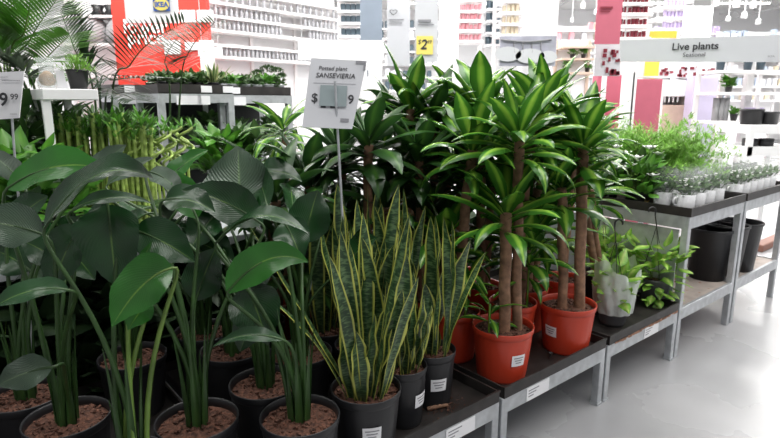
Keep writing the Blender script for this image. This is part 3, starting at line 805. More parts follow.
def fern(loc,label,seed,Rr=.33,hh=.36,cnt=750):
    random.seed(seed)
    e=empty('asparagus_fern',loc,label,'potted plant')
    mb=MB(); mb.lathe([(.001,.001),(.06,0),(.075,.11),(.08,.115),(.08,.125),(.07,.12)],n=24); part('pot',mb,M['blackpot'],e,True)
    fl=MB()
    for i in range(70):
        az=i*2.4; el=ru(.25,1.4); L=Rr*ru(.8,1.3)
        pts=grow((.02*math.cos(az),.02*math.sin(az),.14),az,el,L*1.15,ru(.6,1.5),8)
        fl.blade(pts,[.0022]*9,(-math.sin(az),math.cos(az),0),.5,2)
        for k in range(2,9):
            for s in range(12):
                a2=az+ru(-2.2,2.2); leaf(fl,pts[k]+V((ru(-.02,.02),ru(-.02,.02),ru(-.015,.015))),a2,ru(-.2,1.0),ru(.03,.06),.0048,.5,LANCE,.2,2,1)
    part('foliage',fl,M['fern'],e,True); return e
k=0
flab=['feathery fern at the front left of the fern cluster','feathery fern in the middle of the front fern row','feathery fern at the right end of the front fern row','feathery fern at the back left of the cluster, under the pink counter','feathery fern at the back centre of the cluster','feathery fern at the back right, apart from the others near the white bench']
for (t,s) in [(2.20,.60),(2.38,.53),(2.50,.66),(2.15,.98),(2.45,.98),(2.84,.62)]:
    fern(P(t,s,TZ),flab[k],110+k); k+=1
# things under the tall bench
for i,(px_,py_,lb) in enumerate([(706,277,'black bucket under the near tall bench, left of three'),(721,272,'black bucket under the near tall bench, middle of three'),(735,268,'black bucket under the tall benches beside the double leg')]):
    q=Wz(px_,py_,.324); mb=MB(); mb.lathe([(.001,.001),(.12,0),(.15,.36),(.158,.365),(.158,.38),(.145,.38),(.14,.34),(.12,.03),(.001,.02)],c=q,n=28); solo('bucket',mb,M['blackpot'],lb,'bucket')
mb=MB(); q=P(3.02,.38,.324)
mb.lathe([(.001,.001),(.10,0),(.13,.10),(.137,.10),(.135,.115),(.12,.11),(.10,.02),(.001,.015)],c=q,n=28); solo('plant_saucer',mb,M['greypot'],'dark grey bowl on the lower shelf at the right edge','bowl')

# ============================================================ left side display
def frontcorner(px,py,d): return Wd(px,py,d)
c=frontcorner(41.5,88.5,2.55); 
# white plant stand, slab along the bench directions
Lw=.228; Dw=.56
e=empty('plant_stand',V((c.x,c.y,.92)),'white plant stand with a vase and small potted plant on top','table')
zt=c.z
cc=c+AX*Lw/2+BX*Dw/2
mb=MB(); mb.box(V((cc.x,cc.y,zt-.0245)),(Lw,Dw,.049),0,ax3,.003); part('table_top',mb,M['white'],e)
for (u,w_) in ((.05,.06),(.05,Dw-.04),(Lw-.04,Dw-.04)):
    q=c+AX*u*(1 if u<.1 else 1)+BX*w_; mb=MB(); 
    if u<.1 and w_<.1: q=c+AX*.015+BX*.03
    mb.box(V((q.x,q.y,(zt-.049+.92)/2)),(.034,.034,zt-.049-.92),0,ax3); part('leg',mb,M['white'],e)
TT=zt
# vase with bulb
q=c+AX*.045+BX*.12; e=empty('bulb_vase',V((q.x,q.y,TT)),'clear glass vase with a brown bulb in it, on the white stand','vase')
mb=MB(); mb.lathe([(.001,.002),(.038,.001),(.043,.01),(.046,.035),(.032,.07),(.031,.09),(.042,.14),(.040,.14),(.029,.09),(.030,.07),(.043,.035),(.040,.012),(.001,.006)],n=28); part('glass',mb,mat('thick glass',(.7,.76,.72),.08,alpha=.22),e,True)
mb=MB(); mb.lathe([(.001,.012),(.028,.02),(.036,.04),(.027,.065),(.012,.08),(.001,.083)],n=20); part('bulb',mb,M['bulb'],e,True)
q=c+AX*.09+BX*.07
mb=MB(); mb.add([V((q.x-.02,q.y,TT+.001)),V((q.x+.035,q.y-.01,TT+.001)),V((q.x+.012,q.y+.01,TT+.085)),V((q.x-.03,q.y+.02,TT+.085)),],[(0,1,2,3),(3,2,1,0)]); solo('price_ticket',mb,M['paper'],'small white paper ticket leaning on the vase','ticket')
q=c+AX*.165+BX*.08; e=empty('small_potted_plant',V((q.x,q.y,TT)),'small bushy green plant in black pot on the white stand','potted plant')
mb=MB(); mb.lathe([(.001,.001),(.036,0),(.047,.08),(.05,.082),(.05,.09),(.044,.09),(.04,.07)],n=24); part('pot',mb,M['blackpot'],e,True)
fl=MB(); random.seed(5)
for i in range(420):
    az=rnd()*6.28; el=ru(.1,1.5); pts=grow((0,0,.075),az,el,ru(.03,.085),ru(.1,.5),3)
    p=pts[-1]; leaf(fl,p,az+ru(-1,1),ru(.1,1.2),ru(.015,.028),.0032,.5,LANCE,.2,2,1)
    if i%6==0: fl.blade(pts,[.0012]*4,(-math.sin(az),math.cos(az),0),.2,1)
part('foliage',fl,M['fern'],e,True)
# 9.99 sign
sx=Wd(-30,71,2.0); e=empty('price_sign',V((Wd(12,160,2.05).x,2.0,.345)),'white price card reading 9 99 on a stake at the left edge','sign')
a=Wd(-32,74,2.0); b_=Wd(24,71,2.0); c_=Wd(19,118,2.0); d_=Wd(-37,122,2.0)
mb=MB(); cs=[a,b_,c_,d_]; mb.add(cs+[v+V((0,.004,0)) for v in cs],[(0,3,2,1),(4,5,6,7),(0,1,5,4),(1,2,6,5),(2,3,7,6),(3,0,4,7)]); part('card',mb,M['paper'],e)
text('lettering','9',.062,Wd(3,100,1.99),e,M['ink'],bold=.02,shear=.1); text('lettering','99',.028,Wd(14,97,1.99),e,M['ink'],bold=.01,shear=.1)
for (x0,x1,y) in ((2,20,80.5),(0,8,77),(10,17,114)):
    mb=MB(); p0=Wd(x0,y,1.995); p1=Wd(x1,y,1.995); mb.tube([p0,p1],.0012,4); part('printed_line',mb,M['greyink'],e)
mb=MB(); mb.tube([Wd(12,118,2.005),V((Wd(15,160,2.03).x,2.03,Wd(15,160,2.03).z)),V((Wd(12,160,2.05).x,2.0,.345))],.004,7); part('stake',mb,M['galv'],e)
# lush leaf plants at left on the display table
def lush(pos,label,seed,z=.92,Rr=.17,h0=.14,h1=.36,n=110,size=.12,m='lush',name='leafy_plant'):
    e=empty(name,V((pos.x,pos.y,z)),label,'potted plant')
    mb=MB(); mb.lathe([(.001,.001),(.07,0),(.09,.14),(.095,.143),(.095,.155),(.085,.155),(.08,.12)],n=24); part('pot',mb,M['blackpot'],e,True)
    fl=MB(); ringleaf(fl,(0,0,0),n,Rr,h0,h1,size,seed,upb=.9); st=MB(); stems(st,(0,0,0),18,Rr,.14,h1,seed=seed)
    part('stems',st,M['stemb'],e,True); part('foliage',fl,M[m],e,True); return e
lush(Wd(14,150,2.45),'fresh green leafy plant under the 9 99 price card',121,z=.921,h0=.2,h1=.48)
lush(Wd(-12,150,2.6),'fresh green leafy plant at the left edge behind the price card stake',122,z=.921,h0=.2,h1=.48)
lush(Wd(40,150,2.62),'fresh green leafy plant beside the white stand leg',123,z=.921,h0=.15,h1=.42)
for (px_,d_,sd) in ((34,3.0,151),(2,2.85,152)):
    lush(Wd(px_,150,d_),['leafy plant behind the white stand leg, below the palms','leafy plant behind the 9 99 price card'][sd-151],sd,z=.921,Rr=.2,h0=.15,h1=.66,n=170,size=.15,m='dull')
# added filler plants, dark leaf colour standing in for shade behind the benches
gd='added dark leafy plants standing in for shade behind the front benches'
dpp=None
for i in range(15):
    t=-2.3+.27*i; 
    if -.35<t<0.1 and False: continue
    pos=P(t,1.47+.12*(i%2),0)
    if dpp is None: dpp=lush(pos,'added dark leafy plant standing in for shade behind the paddle leaf plants',141,z=0.0,Rr=.24,h0=.15,h1=.80,n=230,size=.2,m='dark'); dpp['group']=gd
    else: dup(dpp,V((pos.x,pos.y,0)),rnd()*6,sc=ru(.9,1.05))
# lucky bamboo
random.seed(9)
g='straight lucky bamboo stalks'; 
protos=[]
for v in range(3):
    hgt=[.555,.58,.53][v]
    e=empty('lucky_bamboo',(0,0,0),'straight green lucky bamboo stalk standing in the massed display on the table','bamboo',g)
    mb=MB(); pts=[];rs=[]; n=11
    for i in range(n):
        z0=hgt*i/n; pts+=[(0,0,z0),(0,0,z0+.004),(0,0,z0+hgt/n-.004)]; rs+=[.0108,.0088,.0088]
    mb.tube(pts,rs,8); part('stalk',mb,M['bamboo'],e,True)
    fl=MB()
    for i in range(8): leaf(fl,(0,0,hgt-.04+.005*i),i*2.4,ru(.5,1.4),ru(.06,.11),.008,ru(.4,1.1),LANCE,.2,5,2)
    part('leaf_tuft',fl,M['lush'] if v!=1 else M['dull'],e,True); protos.append(e)
first=[True]*3; cnt=0
c0=Wd(50,150,3.1); 
for r_ in range(4):
    for i in range(24):
        px=50+i*4.2+ru(-1.5,1.5)+r_; q=Wd(px,150,2.85+r_*.09+ru(-.02,.02)); v=cnt%3; cnt+=1
        loc=V((q.x,q.y,.921))
        # keep on the table
        if first[v]: protos[v].location=loc; protos[v].rotation_euler=(ru(-.03,.03),ru(-.03,.03),rnd()*6); first[v]=False
        else:
            o=dup(protos[v],loc,rnd()*6,sc=ru(.96,1.1)); o.rotation_euler=(ru(-.04,.04),ru(-.04,.04),rnd()*6)
# curly bamboo
def curly(hgt,sd):
    random.seed(sd); e=empty('curly_bamboo',(0,0,0),'pale green spiral lucky bamboo stalk at the right of the bamboo display','bamboo','spiral lucky bamboo stalks')
    mb=MB(); pts=[];n=60
    for i in range(n):
        t=i/n; z=hgt*t; rr=0 if t<.55 else .035*min(1,(t-.55)*6); a=(t-.55)*26
        pts.append((rr*math.cos(a),rr*math.sin(a),z if t<.55 else hgt*.55+(t-.55)*hgt*.75))
    mb.tube(pts,.0075,7); part('stalk',mb,M['bamboo'],e,True)
    fl=MB()
    for i in range(6): leaf(fl,pts[-1],i*2.4,ru(.3,1.3),ru(.05,.09),.007,ru(.4,1.3),LANCE,.2,5,2)
    part('leaf_tuft',fl,M['lush'],e,True); return e
cp=curly(.62,3); q=Wd(150,150,2.95); cp.location=(q.x,q.y,.921)
for i in range(13):
    q=Wd(134+i*4.4,150,2.92+ru(-.1,.14)); dup(cp,V((q.x,q.y,.921)),rnd()*6,sc=ru(.9,1.04))
# palms
def frond(mb,rach,Lf,n=34,w=.011,droop=.9,m=0,ang=.95,fmin=.12,up=.15,rr=.006):
    """pinnate frond along a list of rachis points"""
    N=len(rach)-1
    mb.tube(rach,[rr*(1-.8*i/N) for i in range(N+1)],6,m=1)
    for i in range(n):
        t=fmin+(1-fmin)*(i+.5)/n; f=t*N; k=min(N-1,int(f)); p=rach[k].lerp(rach[k+1],f-k); tg=(rach[k+1]-rach[k]).normalized()
        sd=tg.cross(UP)
        if sd.length<.15: sd=V((1,0,0))
        sd.normalize(); 
        l=Lf*(.35+.65*math.sin(math.pi*min(1,.15+t*.8)))*ru(.9,1.05)
        for s in(-1,1):
            d=(tg*math.cos(ang)+sd*s*math.sin(ang)+UP*up).normalized()
            az=math.atan2(d.y,d.x); el=math.asin(max(-1,min(1,d.z)))
            leaf(mb,p,az,el,l,w,droop*ru(.7,1.2),LANCE,.25,5,2,m)
def palm(pos,label,fr,mats,h=.0,pot=True):
    e=empty('palm',pos,label,'palm')
    part('pot',potmesh(.15,.3),M['blackpot'],e,True)
    mb=MB()
    for q in fr:
        pts=[V(a) for a in q[0]]
        # smooth spline through points
        b_=V((pos.x,pos.y,pos.z+.28)); full=[b_]+pts
        rach=[]
        for i in range(len(pts)-1):
            p0=full[i] ; p1=pts[i]; p2=pts[i+1]; p3=pts[i+2] if i+2<len(pts) else pts[i+1]
            p0=full[i]
            for k in range(6):
                t=k/6; rach.append(.5*((2*p1)+(-p0+p2)*t+(2*p0-5*p1+4*p2-p3)*t*t+(-p0+3*p1-3*p2+p3)*t**3))
        rach.append(pts[-1])
        mb.tube([b_,(b_+pts[0])/2+V((0,0,.05)),pts[0]],[.012,.009,.007],6,m=1)
        frond(mb,rach,q[1],q[2],q[3],q[4],0,q[5] if len(q)>5 else .95)
    part('fronds',mb,mats,e); return e
random.seed(77)
def D(*a): return [Wd(x,y,d) for x,y,d in a]
q=Wd(20,200,3.35)
palm(V((q.x,q.y,0)),'bright green palm with dense upright fronds at the upper left corner',[
 (D((10,95,3.2),(5,40,3.1),(-10,-20,3.0)),.30,30,.009,.5),
 (D((15,90,3.2),(30,40,3.1),(60,-5,3.0)),.30,34,.009,.5),
 (D((10,80,3.1),(25,30,3.0),(35,-30,2.9)),.32,34,.009,.6),
 (D((20,95,3.1),(45,60,3.0),(70,35,2.9)),.26,28,.009,.6),
 (D((5,90,3.1),(-15,50,3.0),(-40,30,2.9)),.28,28,.009,.6),
 (D((20,90,3.3),(40,75,3.3),(75,80,3.2)),.24,26,.010,.8),
 (D((5,85,3.3),(15,20,3.3),(5,-50,3.2)),.30,30,.009,.5),
],[M['palm'],M['stemb']])
q=Wd(105,200,3.6)
palm(V((q.x,q.y,0)),'darker feather palm arching right over the tables in front of the red wall',[
 (D((112,100,3.4),(130,65,3.3),(150,42,3.25),(185,22,3.2)),.34,26,.0065,.35,1.05),
 (D((100,100,3.4),(115,80,3.3),(160,78,3.2)),.28,20,.007,1.0),
 (D((100,100,3.4),(88,60,3.4),(78,5,3.3)),.20,34,.006,.4,1.2),
 (D((95,100,3.5),(75,50,3.4),(60,10,3.3)),.26,28,.008,.5),
 (D((105,110,3.5),(120,95,3.3),(135,100,3.2)),.22,22,.009,.9),
],[M['palmd'],M['stem']])
q=Wd(165,200,4.1)
palm(V((q.x,q.y,0)),'slim grey-green palm whose frond tips reach in front of the red wall right side',[
 (D((180,95,4.0),(190,50,3.9),(215,22,3.8)),.28,20,.008,.5,1.15),
 (D((170,95,4.0),(165,60,3.9),(180,35,3.8)),.26,20,.008,.6,1.1),
],[M['palmg'],M['stem']])
q=Wd(60,200,2.95)
palm(V((q.x,q.y,.92)),'pale drooping palm fronds behind the price card at the left edge',[
 (D((25,85,2.9),(5,60,2.8),(-30,45,2.7)),.22,26,.007,.7),
 (D((35,90,2.9),(28,75,2.8),(10,60,2.75)),.20,22,.008,.9),
],[M['palmg'],M['stem']])
mb=MB(); mb.tube([Wd(57,88,3.0),Wd(52,40,3.0),Wd(43,-12,3.0)],[.010,.009,.008],7); 
# ------------------------------------------------------------ back racks left
def rack(cx_px,y_px,d,Lr,Dr,label,tag_=2):
    c=Wd(cx_px,y_px,d); zt=c.z; ob=V((c.x,c.y,0)); e=empty('plant_rack',ob,label,'rack'); 
    def bb(mb,u0,u1,w0,w1,z0,z1): mb.box(ob+AX*(u0+u1)/2+BX*(w0+w1)/2+UP*(z0+z1)/2,(u1-u0,w1-w0,z1-z0),0,ax3)
    for (u,w_) in ((0,0),(Lr-.05,0),(0,Dr-.05),(Lr-.05,Dr-.05)):
        mb=MB(); bb(mb,u,u+.05,w_,w_+.05,0,zt-.07); part('leg',mb,M['galv'],e)
    mb=MB(); bb(mb,0,Lr,0,.03,zt-.07,zt); bb(mb,0,Lr,Dr-.03,Dr,zt-.07,zt); bb(mb,0,.03,.03,Dr-.03,zt-.07,zt); bb(mb,Lr-.03,Lr,.03,Dr-.03,zt-.07,zt); part('rail',mb,M['galv'],e)
    mb=MB(); bb(mb,.03,Lr-.03,.03,Dr-.03,zt-.03,zt-.005); part('top_deck',mb,M['galv'],e)
    for k,z in enumerate((zt-.42,zt-.85)):
        mb=MB(); bb(mb,.0,Lr,.0,Dr,z-.05,z); part('shelf',mb,M['galv'],e)
    mb=MB(); bb(mb,.05,Lr-.05,Dr-.05,Dr-.035,.1,zt-.04); part('back_or_shade_panel',mb,M['shadegap'],e)  # dark sheet standing in for the shade inside the rack
    mb=MB(); bb(mb,.01,Lr-.01,.0,Dr-.02,zt,zt+.01); bb(mb,.01,Lr-.01,.0,.01,zt,zt+.075); bb(mb,.0,.01,.0,Dr-.02,zt,zt+.075); bb(mb,Lr-.02,Lr-.01,0,Dr-.02,zt,zt+.075); bb(mb,.01,Lr-.01,Dr-.03,Dr-.02,zt,zt+.075); tr=part('tray',mb,M['tray'],e)
    for k in range(tag_):
        u=Lr*(.55+.3*k) if tag_>1 else .1
        mb=MB(); bb(mb,u,u+.09,-.006,-.003,zt+.012,zt+.065) ; part('price_label',mb,M['paper'],e)
        mb=MB(); bb(mb,u*.4,u*.4+.2,-.006,-.003,zt-.085,zt-.015) ; part('price_label',mb,M['paper'],e)
    return ob,zt
obA,zA=rack(158,93.5,4.45,.62,.62,'galvanised rack with black tray left of centre, in front of the red wall')
obB,zB=rack(219,95,4.85,.70,.62,'galvanised rack with low tray of cups, left of the snake plant sign',1)
obC,zC=rack(112,93.5,4.8,.35,.5,'galvanised rack partly hidden behind the lucky bamboo',1)
def potsmall(pos,label,seed,m,n=30,size=.07,h1=.16,up=1.0,tab=LANCE,r=.045,name='small_potted_plant',group=None,upright=False,Rr=.03,clear=False):
    e=empty(name,pos,label,'potted plant',group)
    mb=MB(); mb.lathe([(.001,.001),(r*.75,0),(r,.075),(r*1.05,.078),(r*1.05,.085),(r*.95,.085),(r*.9,.07)],n=18); part('pot',mb,M['jar'] if clear else M['blackpot'],e,True)
    fl=MB(); random.seed(seed)
    if upright:
        for i in range(n): leaf(fl,(ru(-.015,.015),ru(-.015,.015),.07),i*2.4,ru(.7,1.5),size*ru(1.2,2.2),size*.13,ru(.1,.7),LANCE,.3,6,2)
    else: ringleaf(fl,(0,0,.06),n,Rr,0,h1,size,seed,tab,upb=up)
    part('foliage',fl,M[m],e,True); return e
# variegated plants in the left tray
def RA(ob,u,w_,z): return ob+AX*u+BX*w_+UP*z
lab0='spiky cream edged plant in the black rack tray'
vs=potsmall(RA(obA,.50,.12,zA+.011),'spiky cream edged plant at the right corner of the rack tray before the red wall',201,'varieg',26,.11,upright=True)
gv='small green plants in the rack tray before the red wall'
first_=None
for i in range(14):
    u=.07+.1*(i%5); w_=.10+.14*(i//5)
    if i%5==4 and i<5: continue
    pos=RA(obA,u,w_,zA+.011)
    if first_ is None: first_=potsmall(pos,'small low green plant among others in the rack tray before the red wall',202,'dull',34,.07,.08,group=gv)
    else: dup(first_,pos,rnd()*6,sc=ru(.9,1.1))
gc='cups of small mixed plants in the low rack tray'
kinds=[('dull',OVATE),('lush',OVATE),('dull',LANCE)]
pr=[potsmall(RA(obB,.06+.11*i,.08,zB+.011),'small green plant in clear cup in the low rack tray beside the sign',210+i,kinds[i][0],44,.055,.09,tab=kinds[i][1],group=gc,clear=True) for i in range(3)]
n_=0
for w_ in range(4):
    for u in range(6):
        if w_==0 and u<3: continue
        if w_==2 and u==5: continue
        dup(pr[n_%3],RA(obB,.06+.112*u,.08+.13*w_,zB+.011),rnd()*6,sc=ru(.9,1.15)); n_+=1
# bonsai
pos=RA(obB,.06+.112*5,.08+.26,zB+.011)
e=empty('bonsai',pos,'taller bonsai tree with rounded leaf pads above the cups','bonsai')
mb=MB(); mb.lathe([(.001,.001),(.05,0),(.06,.05),(.055,.05)],n=18); part('pot',mb,M['greypot'],e,True)
mb=MB(); mb.tube([(0,0,.04),(.02,0,.09),(-.01,0,.14),(.02,0,.19)],[.016,.013,.010,.007],8); mb.tube([(.0,0,.12),(-.07,0,.17)],.006,6); mb.tube([(.01,0,.15),(.09,0,.19)],.006,6); part('trunk',mb,M['cane'],e,True)
fl=MB(); random.seed(4)
for (cx,cz,rr) in ((.02,.22,.07),(-.08,.19,.05),(.10,.21,.055),(.15,.17,.03)):
    for i in range(130):
        a=rnd()*6.28; b2=ru(-.3,1.5); p=V((cx+rr*math.cos(a)*math.cos(b2),rr*math.sin(a)*math.cos(b2),cz+.6*rr*math.sin(b2))); leaf(fl,p,a,ru(0,1),.03,.010,.5,OVATE,.2,3,2)
part('foliage',fl,M['dull'],e,True)
# shelf plants inside the racks
gs='dim plants on the middle rack shelves'
sp=None
for (ob,z,us) in ((obA,zA-.42,(.12,.3,.48)),(obB,zB-.42,(.12,.26,.55,.7))):
    for u in us:
        pos=RA(ob,u,.2,z)
        if sp is None: sp=potsmall(pos,'dim leafy plant on the middle shelf of a galvanised rack',220,'dull',50,.09,.14,group=gs)
        else: dup(sp,pos,rnd()*6,sc=ru(.9,1.2))
potsmall(RA(obB,.18,.08,zB-.42),'small plant with pink bloom on the middle rack shelf',223,'lush',40,.07,.1)
pos=RA(obB,.18,.02,zB-.42+.10)
mb=MB()
for k in range(12): leaf(mb,RA(obB,.16,.04,zB-.33)+V((0,0,.002*k)),k*2.4,.3+.08*k,.035,.014,.3,OVATE,.3,4,2)
solo('pink_flower',mb,mat('pink petals',(.75,.12,.2),.5),'pink flower head on the middle rack shelf','flower')
# lower green plants right of the racks, on a low display table
riser(.35,1.9,2.25,3.1,.95,'galvanised display table behind the corn plants carrying ginseng figs')
riser(-.27,.28,2.45,2.95,.95,'galvanised display table before the racks carrying leafy plants')
lush(P(-.12,2.6,0),'leafy green plant on the table in front of the rack cups',131,z=.951,h1=.42,size=.13,m='lush')
lush(P(.02,2.8,0),'drooping green plant left of the ginseng fig',132,z=.951,h1=.40,size=.16,m='dull')
lush(P(.16,2.6,0),'leafy green plant just left behind the snake plant sign',133,z=.951,h1=.45,size=.14,m='dull')
q=Wd(284,140,3.6)
e=empty('ginseng_fig',V((q.x,q.y,.951)),'ginseng fig with thick swollen trunk and arching striped leaves left of the sign','bonsai')
mb=MB(); mb.lathe([(.001,.001),(.06,0),(.075,.1),(.07,.1)],n=20); part('pot',mb,M['blackpot'],e,True)
mb=MB(); mb.tube([(0,0,.09),(-.01,0,.2),(.01,0,.32),(.0,0,.45)],[.035,.04,.026,.014],12); part('trunk',mb,M['cane'],e,True)
fl=MB(); random.seed(8); crown(fl,(0,0,.48),22,.36,.03,8,0,1.3,-.2); part('foliage',fl,M['drac'],e,True)

# ============================================================ back of the shop
def board(mb,x0,y0,x1,y1,d,th=.03,m=0):
    xc=(x0+x1)/2; a=Wd(x0,(y0+y1)/2,d).x; b_=Wd(x1,(y0+y1)/2,d).x; z1=Wd(xc,y0,d).z; z0=Wd(xc,y1,d).z
    mb.box(((a+b_)/2,d+th/2,(z0+z1)/2),(b_-a,th,z1-z0),m)
def hang(name,x0,y0,x1,y1,d,m,label,cat,cords=True):
    """hanging board with two cords up to the roof"""
    z0=Wd((x0+x1)/2,y1,d).z; xa=Wd(x0,50,d).x; xb=Wd(x1,50,d).x
    e=empty(name,V(((xa+xb)/2,d,z0)),label,cat)
    mb=MB(); board(mb,x0,y0,x1,y1,d,.02); part('panel',mb,M[m] if isinstance(m,str) else m,e)
    zt=Wd((x0+x1)/2,y0,d).z
    mb=MB()
    for x in (xa+.05,xb-.05): mb.tube([V((x,d+.01,zt)),V((x,d+.01,CZ+.3))],.004,5)
    part('hanging_cord',mb,M['metalc'],e)
    return e
# red wall
def stand_wall(x0,y0,x1,d,m,label,cat='wall panel',name='display_wall',th=.15):
    a=Wd(x0,100,d).x; b_=Wd(x1,100,d).x; z1=Wd((x0+x1)/2,y0,d).z
    mb=MB(); mb.box(((a+b_)/2,d+th/2,z1/2),(b_-a,th,z1)); return solo(name,mb,M[m],label,cat)
rw=stand_wall(120,-30,212,8.2,'red','red display wall with white lettering behind the palms')
for (s,x,y) in (('lowe',139,27),('price',142,38)): pass
tw=empty('wall_lettering',Wd(140,45,8.17),'white lettering lower price on the red display wall','lettering')
text('word','lower',.26,Wd(145,27,8.18),tw,M['white'],bold=.02); text('word','price',.26,Wd(146,38,8.18),tw,M['white'],bold=.02)
wp=[(180,10,195,22,'white picture card on red wall, upper, left of pair'),(197,10,213,22,'white picture card on red wall, upper, right of pair'),(164,40,180,54,'white picture card on red wall, lower left'),(185,42,199,50,'white picture card on red wall, lower middle'),(200,40,214,72,'tall white picture card on red wall, lower right')]
for (x0,y0,x1,y1,l) in wp:
    mb=MB(); board(mb,x0,y0,x1,y1,8.165,.03); solo('picture_card',mb,M['white'],l,'picture card')
# IKEA style hanging sign
e=hang('hanging_sign',124,-25,177,23,6.5,'white','large white hanging board with blue and yellow oval logo','sign')
mb=MB(); board(mb,153,-2,169.5,11,6.48,.01); part('logo_field',mb,M['blue'],e)
mb=MB(); c=Wd(161.2,4.5,6.47); n=32; mb.add([c+V((.087*math.cos(2*math.pi*i/n),0,.062*math.sin(2*math.pi*i/n))) for i in range(n)],[list(range(n))]); part('logo_oval',mb,M['tagyellow'],e)
text('lettering','IKEA',.072,Wd(161.2,4.7,6.467),e,M['blue'],bold=.04)
# shelf helper
def shelfunit(x0,x1,ys,d,label,postx=(),dep=.35,y0=None,th=.035,m='shelfw',back=False,name='shelf_unit',btm=None):
    a=Wd(x0,50,d).x; b_=Wd(x1,50,d).x
    e=empty(name,V(((a+b_)/2,d,0)),label,'shelf')
    zs=[]
    for y in ys:
        z=Wd((x0+x1)/2,y,d).z; zs.append(z); mb=MB(); mb.box(((a+b_)/2,d+dep/2,z-th/2),(b_-a,dep,th)); part('shelf_board',mb,M[m],e)
    zt=Wd((x0+x1)/2,y0 if y0 is not None else -40,d).z
    for x in (postx or (x0,x1)):
        xx=Wd(x,50,d).x; mb=MB(); mb.box((xx,d+dep+.02,zt/2),(.05,.04,zt)); part('post',mb,M[m],e)
    if back: mb=MB(); mb.box(((a+b_)/2,d+dep+.06,zt/2),(b_-a,.02,zt)); part('back_or_shade_panel',mb,M['wall'],e)
    return zs
def items(zs,x0,x1,n,d,proto_fn,name,label,cat,group,skip=()):
    proto=None
    for r_,z in enumerate(zs):
        for i in range(n):
            if (r_,i) in skip: continue
            x=Wd(x0+(x1-x0)*(i+.5)/n,50,d).x; loc=V((x,d+.10,z))
            if proto is None:
                mb=proto_fn(loc); proto=solo(name,mb[0],mb[1],label,cat,group); 
            else:
                o=proto.copy(); C.objects.link(o); o.location=loc; s=ru(.85,1.05); o.scale=(s,s,s)
def cupfn(r,h,m):
    def f(loc):
        mb=MB(); mb.lathe([(.001,.001),(r*.8,0),(r,h*.15),(r,h*.9),(r*1.04,h),(r*.92,h),(r*.9,h*.2),(.001,h*.15)],c=loc,n=12); return mb,M[m]
    return f
def jarfn(r,h,m):
    def f(loc):
        mb=MB(); mb.lathe([(.001,.001),(r,0),(r,h*.7),(r*.6,h*.8),(r*.7,h*.82),(r*.7,h),(.001,h)],c=loc,n=10); return mb,M[m]
    return f
# left baskets shelf
zs=shelfunit(58,122,(15,43,75),9.0,'white shelf with grey baskets and black pots behind the left palms',y0=-30,back=True)
for i,(x,l) in enumerate(((84,'grey domed basket on the far left shelf, left of two'),(116,'grey domed basket on the far left shelf, right of two'))):
    q=Wd(x,42.5,8.9); mb=MB(); mb.lathe([(.001,0),(.24,0),(.26,.12),(.24,.26),(.16,.38),(.05,.43),(.001,.44)],c=V((q.x,9.19,zs[1])),n=24); solo('basket',mb,M['greyw'],l,'basket')
for i,x in enumerate((66,94,107,119)):
    q=Wd(x,15,9.0); mb=MB(); mb.lathe([(.001,.001),(.08,0),(.11,.03),(.07,.09),(.10,.16),(.085,.16)],c=V((q.x,9.14,zs[0])),n=16); solo('black_bowl',mb,M['blackpot'],'small black bowl on the top board of the far left shelf','bowl','black bowls on the far left shelf')
# jar shelves, receding to the right
ja=Wd(212,40,8.6); jb=Wd(345,40,10.6)
dv=(jb-ja); dv.z=0; Ls=dv.length; dv.normalize(); nv=V((-dv.y,dv.x,0))
e=empty('jar_shelving',V((ja.x,ja.y,0)),'long white shelving with rows of small jars against the far wall','shelf')
zsj=[Wd(212,y,8.6).z for y in (55,43,28,14,0,-14)]
for z in zsj:
    mb=MB(); mb.box(V((ja.x,ja.y,0))+dv*Ls/2+nv*.15+UP*(z-.02),(Ls,.3,.04),0,(dv,nv,UP)); part('shelf_board',mb,M['shelfw'],e)
for k in range(4):
    mb=MB(); mb.box(V((ja.x,ja.y,0))+dv*Ls*k/3+nv*.32+UP*2.2,(.05,.04,4.4),0,(dv,nv,UP)); part('post',mb,M['shelfw'],e)
mb=MB(); mb.box(V((ja.x,ja.y,0))+dv*Ls/2+nv*.36+UP*2.25,(Ls+.1,.03,4.5),0,(dv,nv,UP)); part('back_or_shade_panel',mb,M['wall'],e)
random.seed(12)
jp=None
for r_,(z,cnt_) in enumerate(zip(zsj[:5],(34,0,34,30,20))):
    row=r_
    for i in range(cnt_):
        if r_==2 and 16<i<24: continue
        if r_==3 and 14<i<20: continue
        loc=V((ja.x,ja.y,0))+dv*(Ls*(i+.5)/(cnt_))*(1 if cnt_>0 else 1)+nv*.08+UP*z
        if jp is None: mbm=jarfn(.026,.15,'jar')(loc); jp=solo('jar',mbm[0],mbm[1],'small frosted jar in the long rows on the white wall shelving','jar','jars on the long white shelving')
        else: o=jp.copy(); C.objects.link(o); o.location=loc; s=ru(.85,1.05); o.scale=(s,s,s)
# live plants faint sign
e=hang('hanging_sign',298,40,384,60,7.5,'white','faint white hanging sign reading live plants above the snake plant sign','sign')
text('lettering','Live plants',.14,Wd(338,51,7.497),e,M['banner'])
e=hang('hanging_sign',198,47,222,56,7.8,'white','small blank white hanging sign over the left rack','sign')
# dark boxes
zs=shelfunit(338,362,(35,22,10,-2),8.0,'narrow white shelf with dark boxes left of the blue grey banner',y0=-30,btm=1)
bp_=None
for z in zs:
    for i in range(4):
        x=Wd(341+5*i+2.4,50,8.0).x; loc=V((x,8.1,z+.045))
        if bp_ is None:
            mb=MB(); mb.box(loc,(.062,.12,.09),bev=.004); bp_=solo('dark_box',mb,M['teal'],'dark teal box on the narrow shelf beside the blue grey banner','box','dark boxes on the narrow shelf')
        else: o=bp_.copy(); C.objects.link(o); o.location=loc-V((0,0,.045))
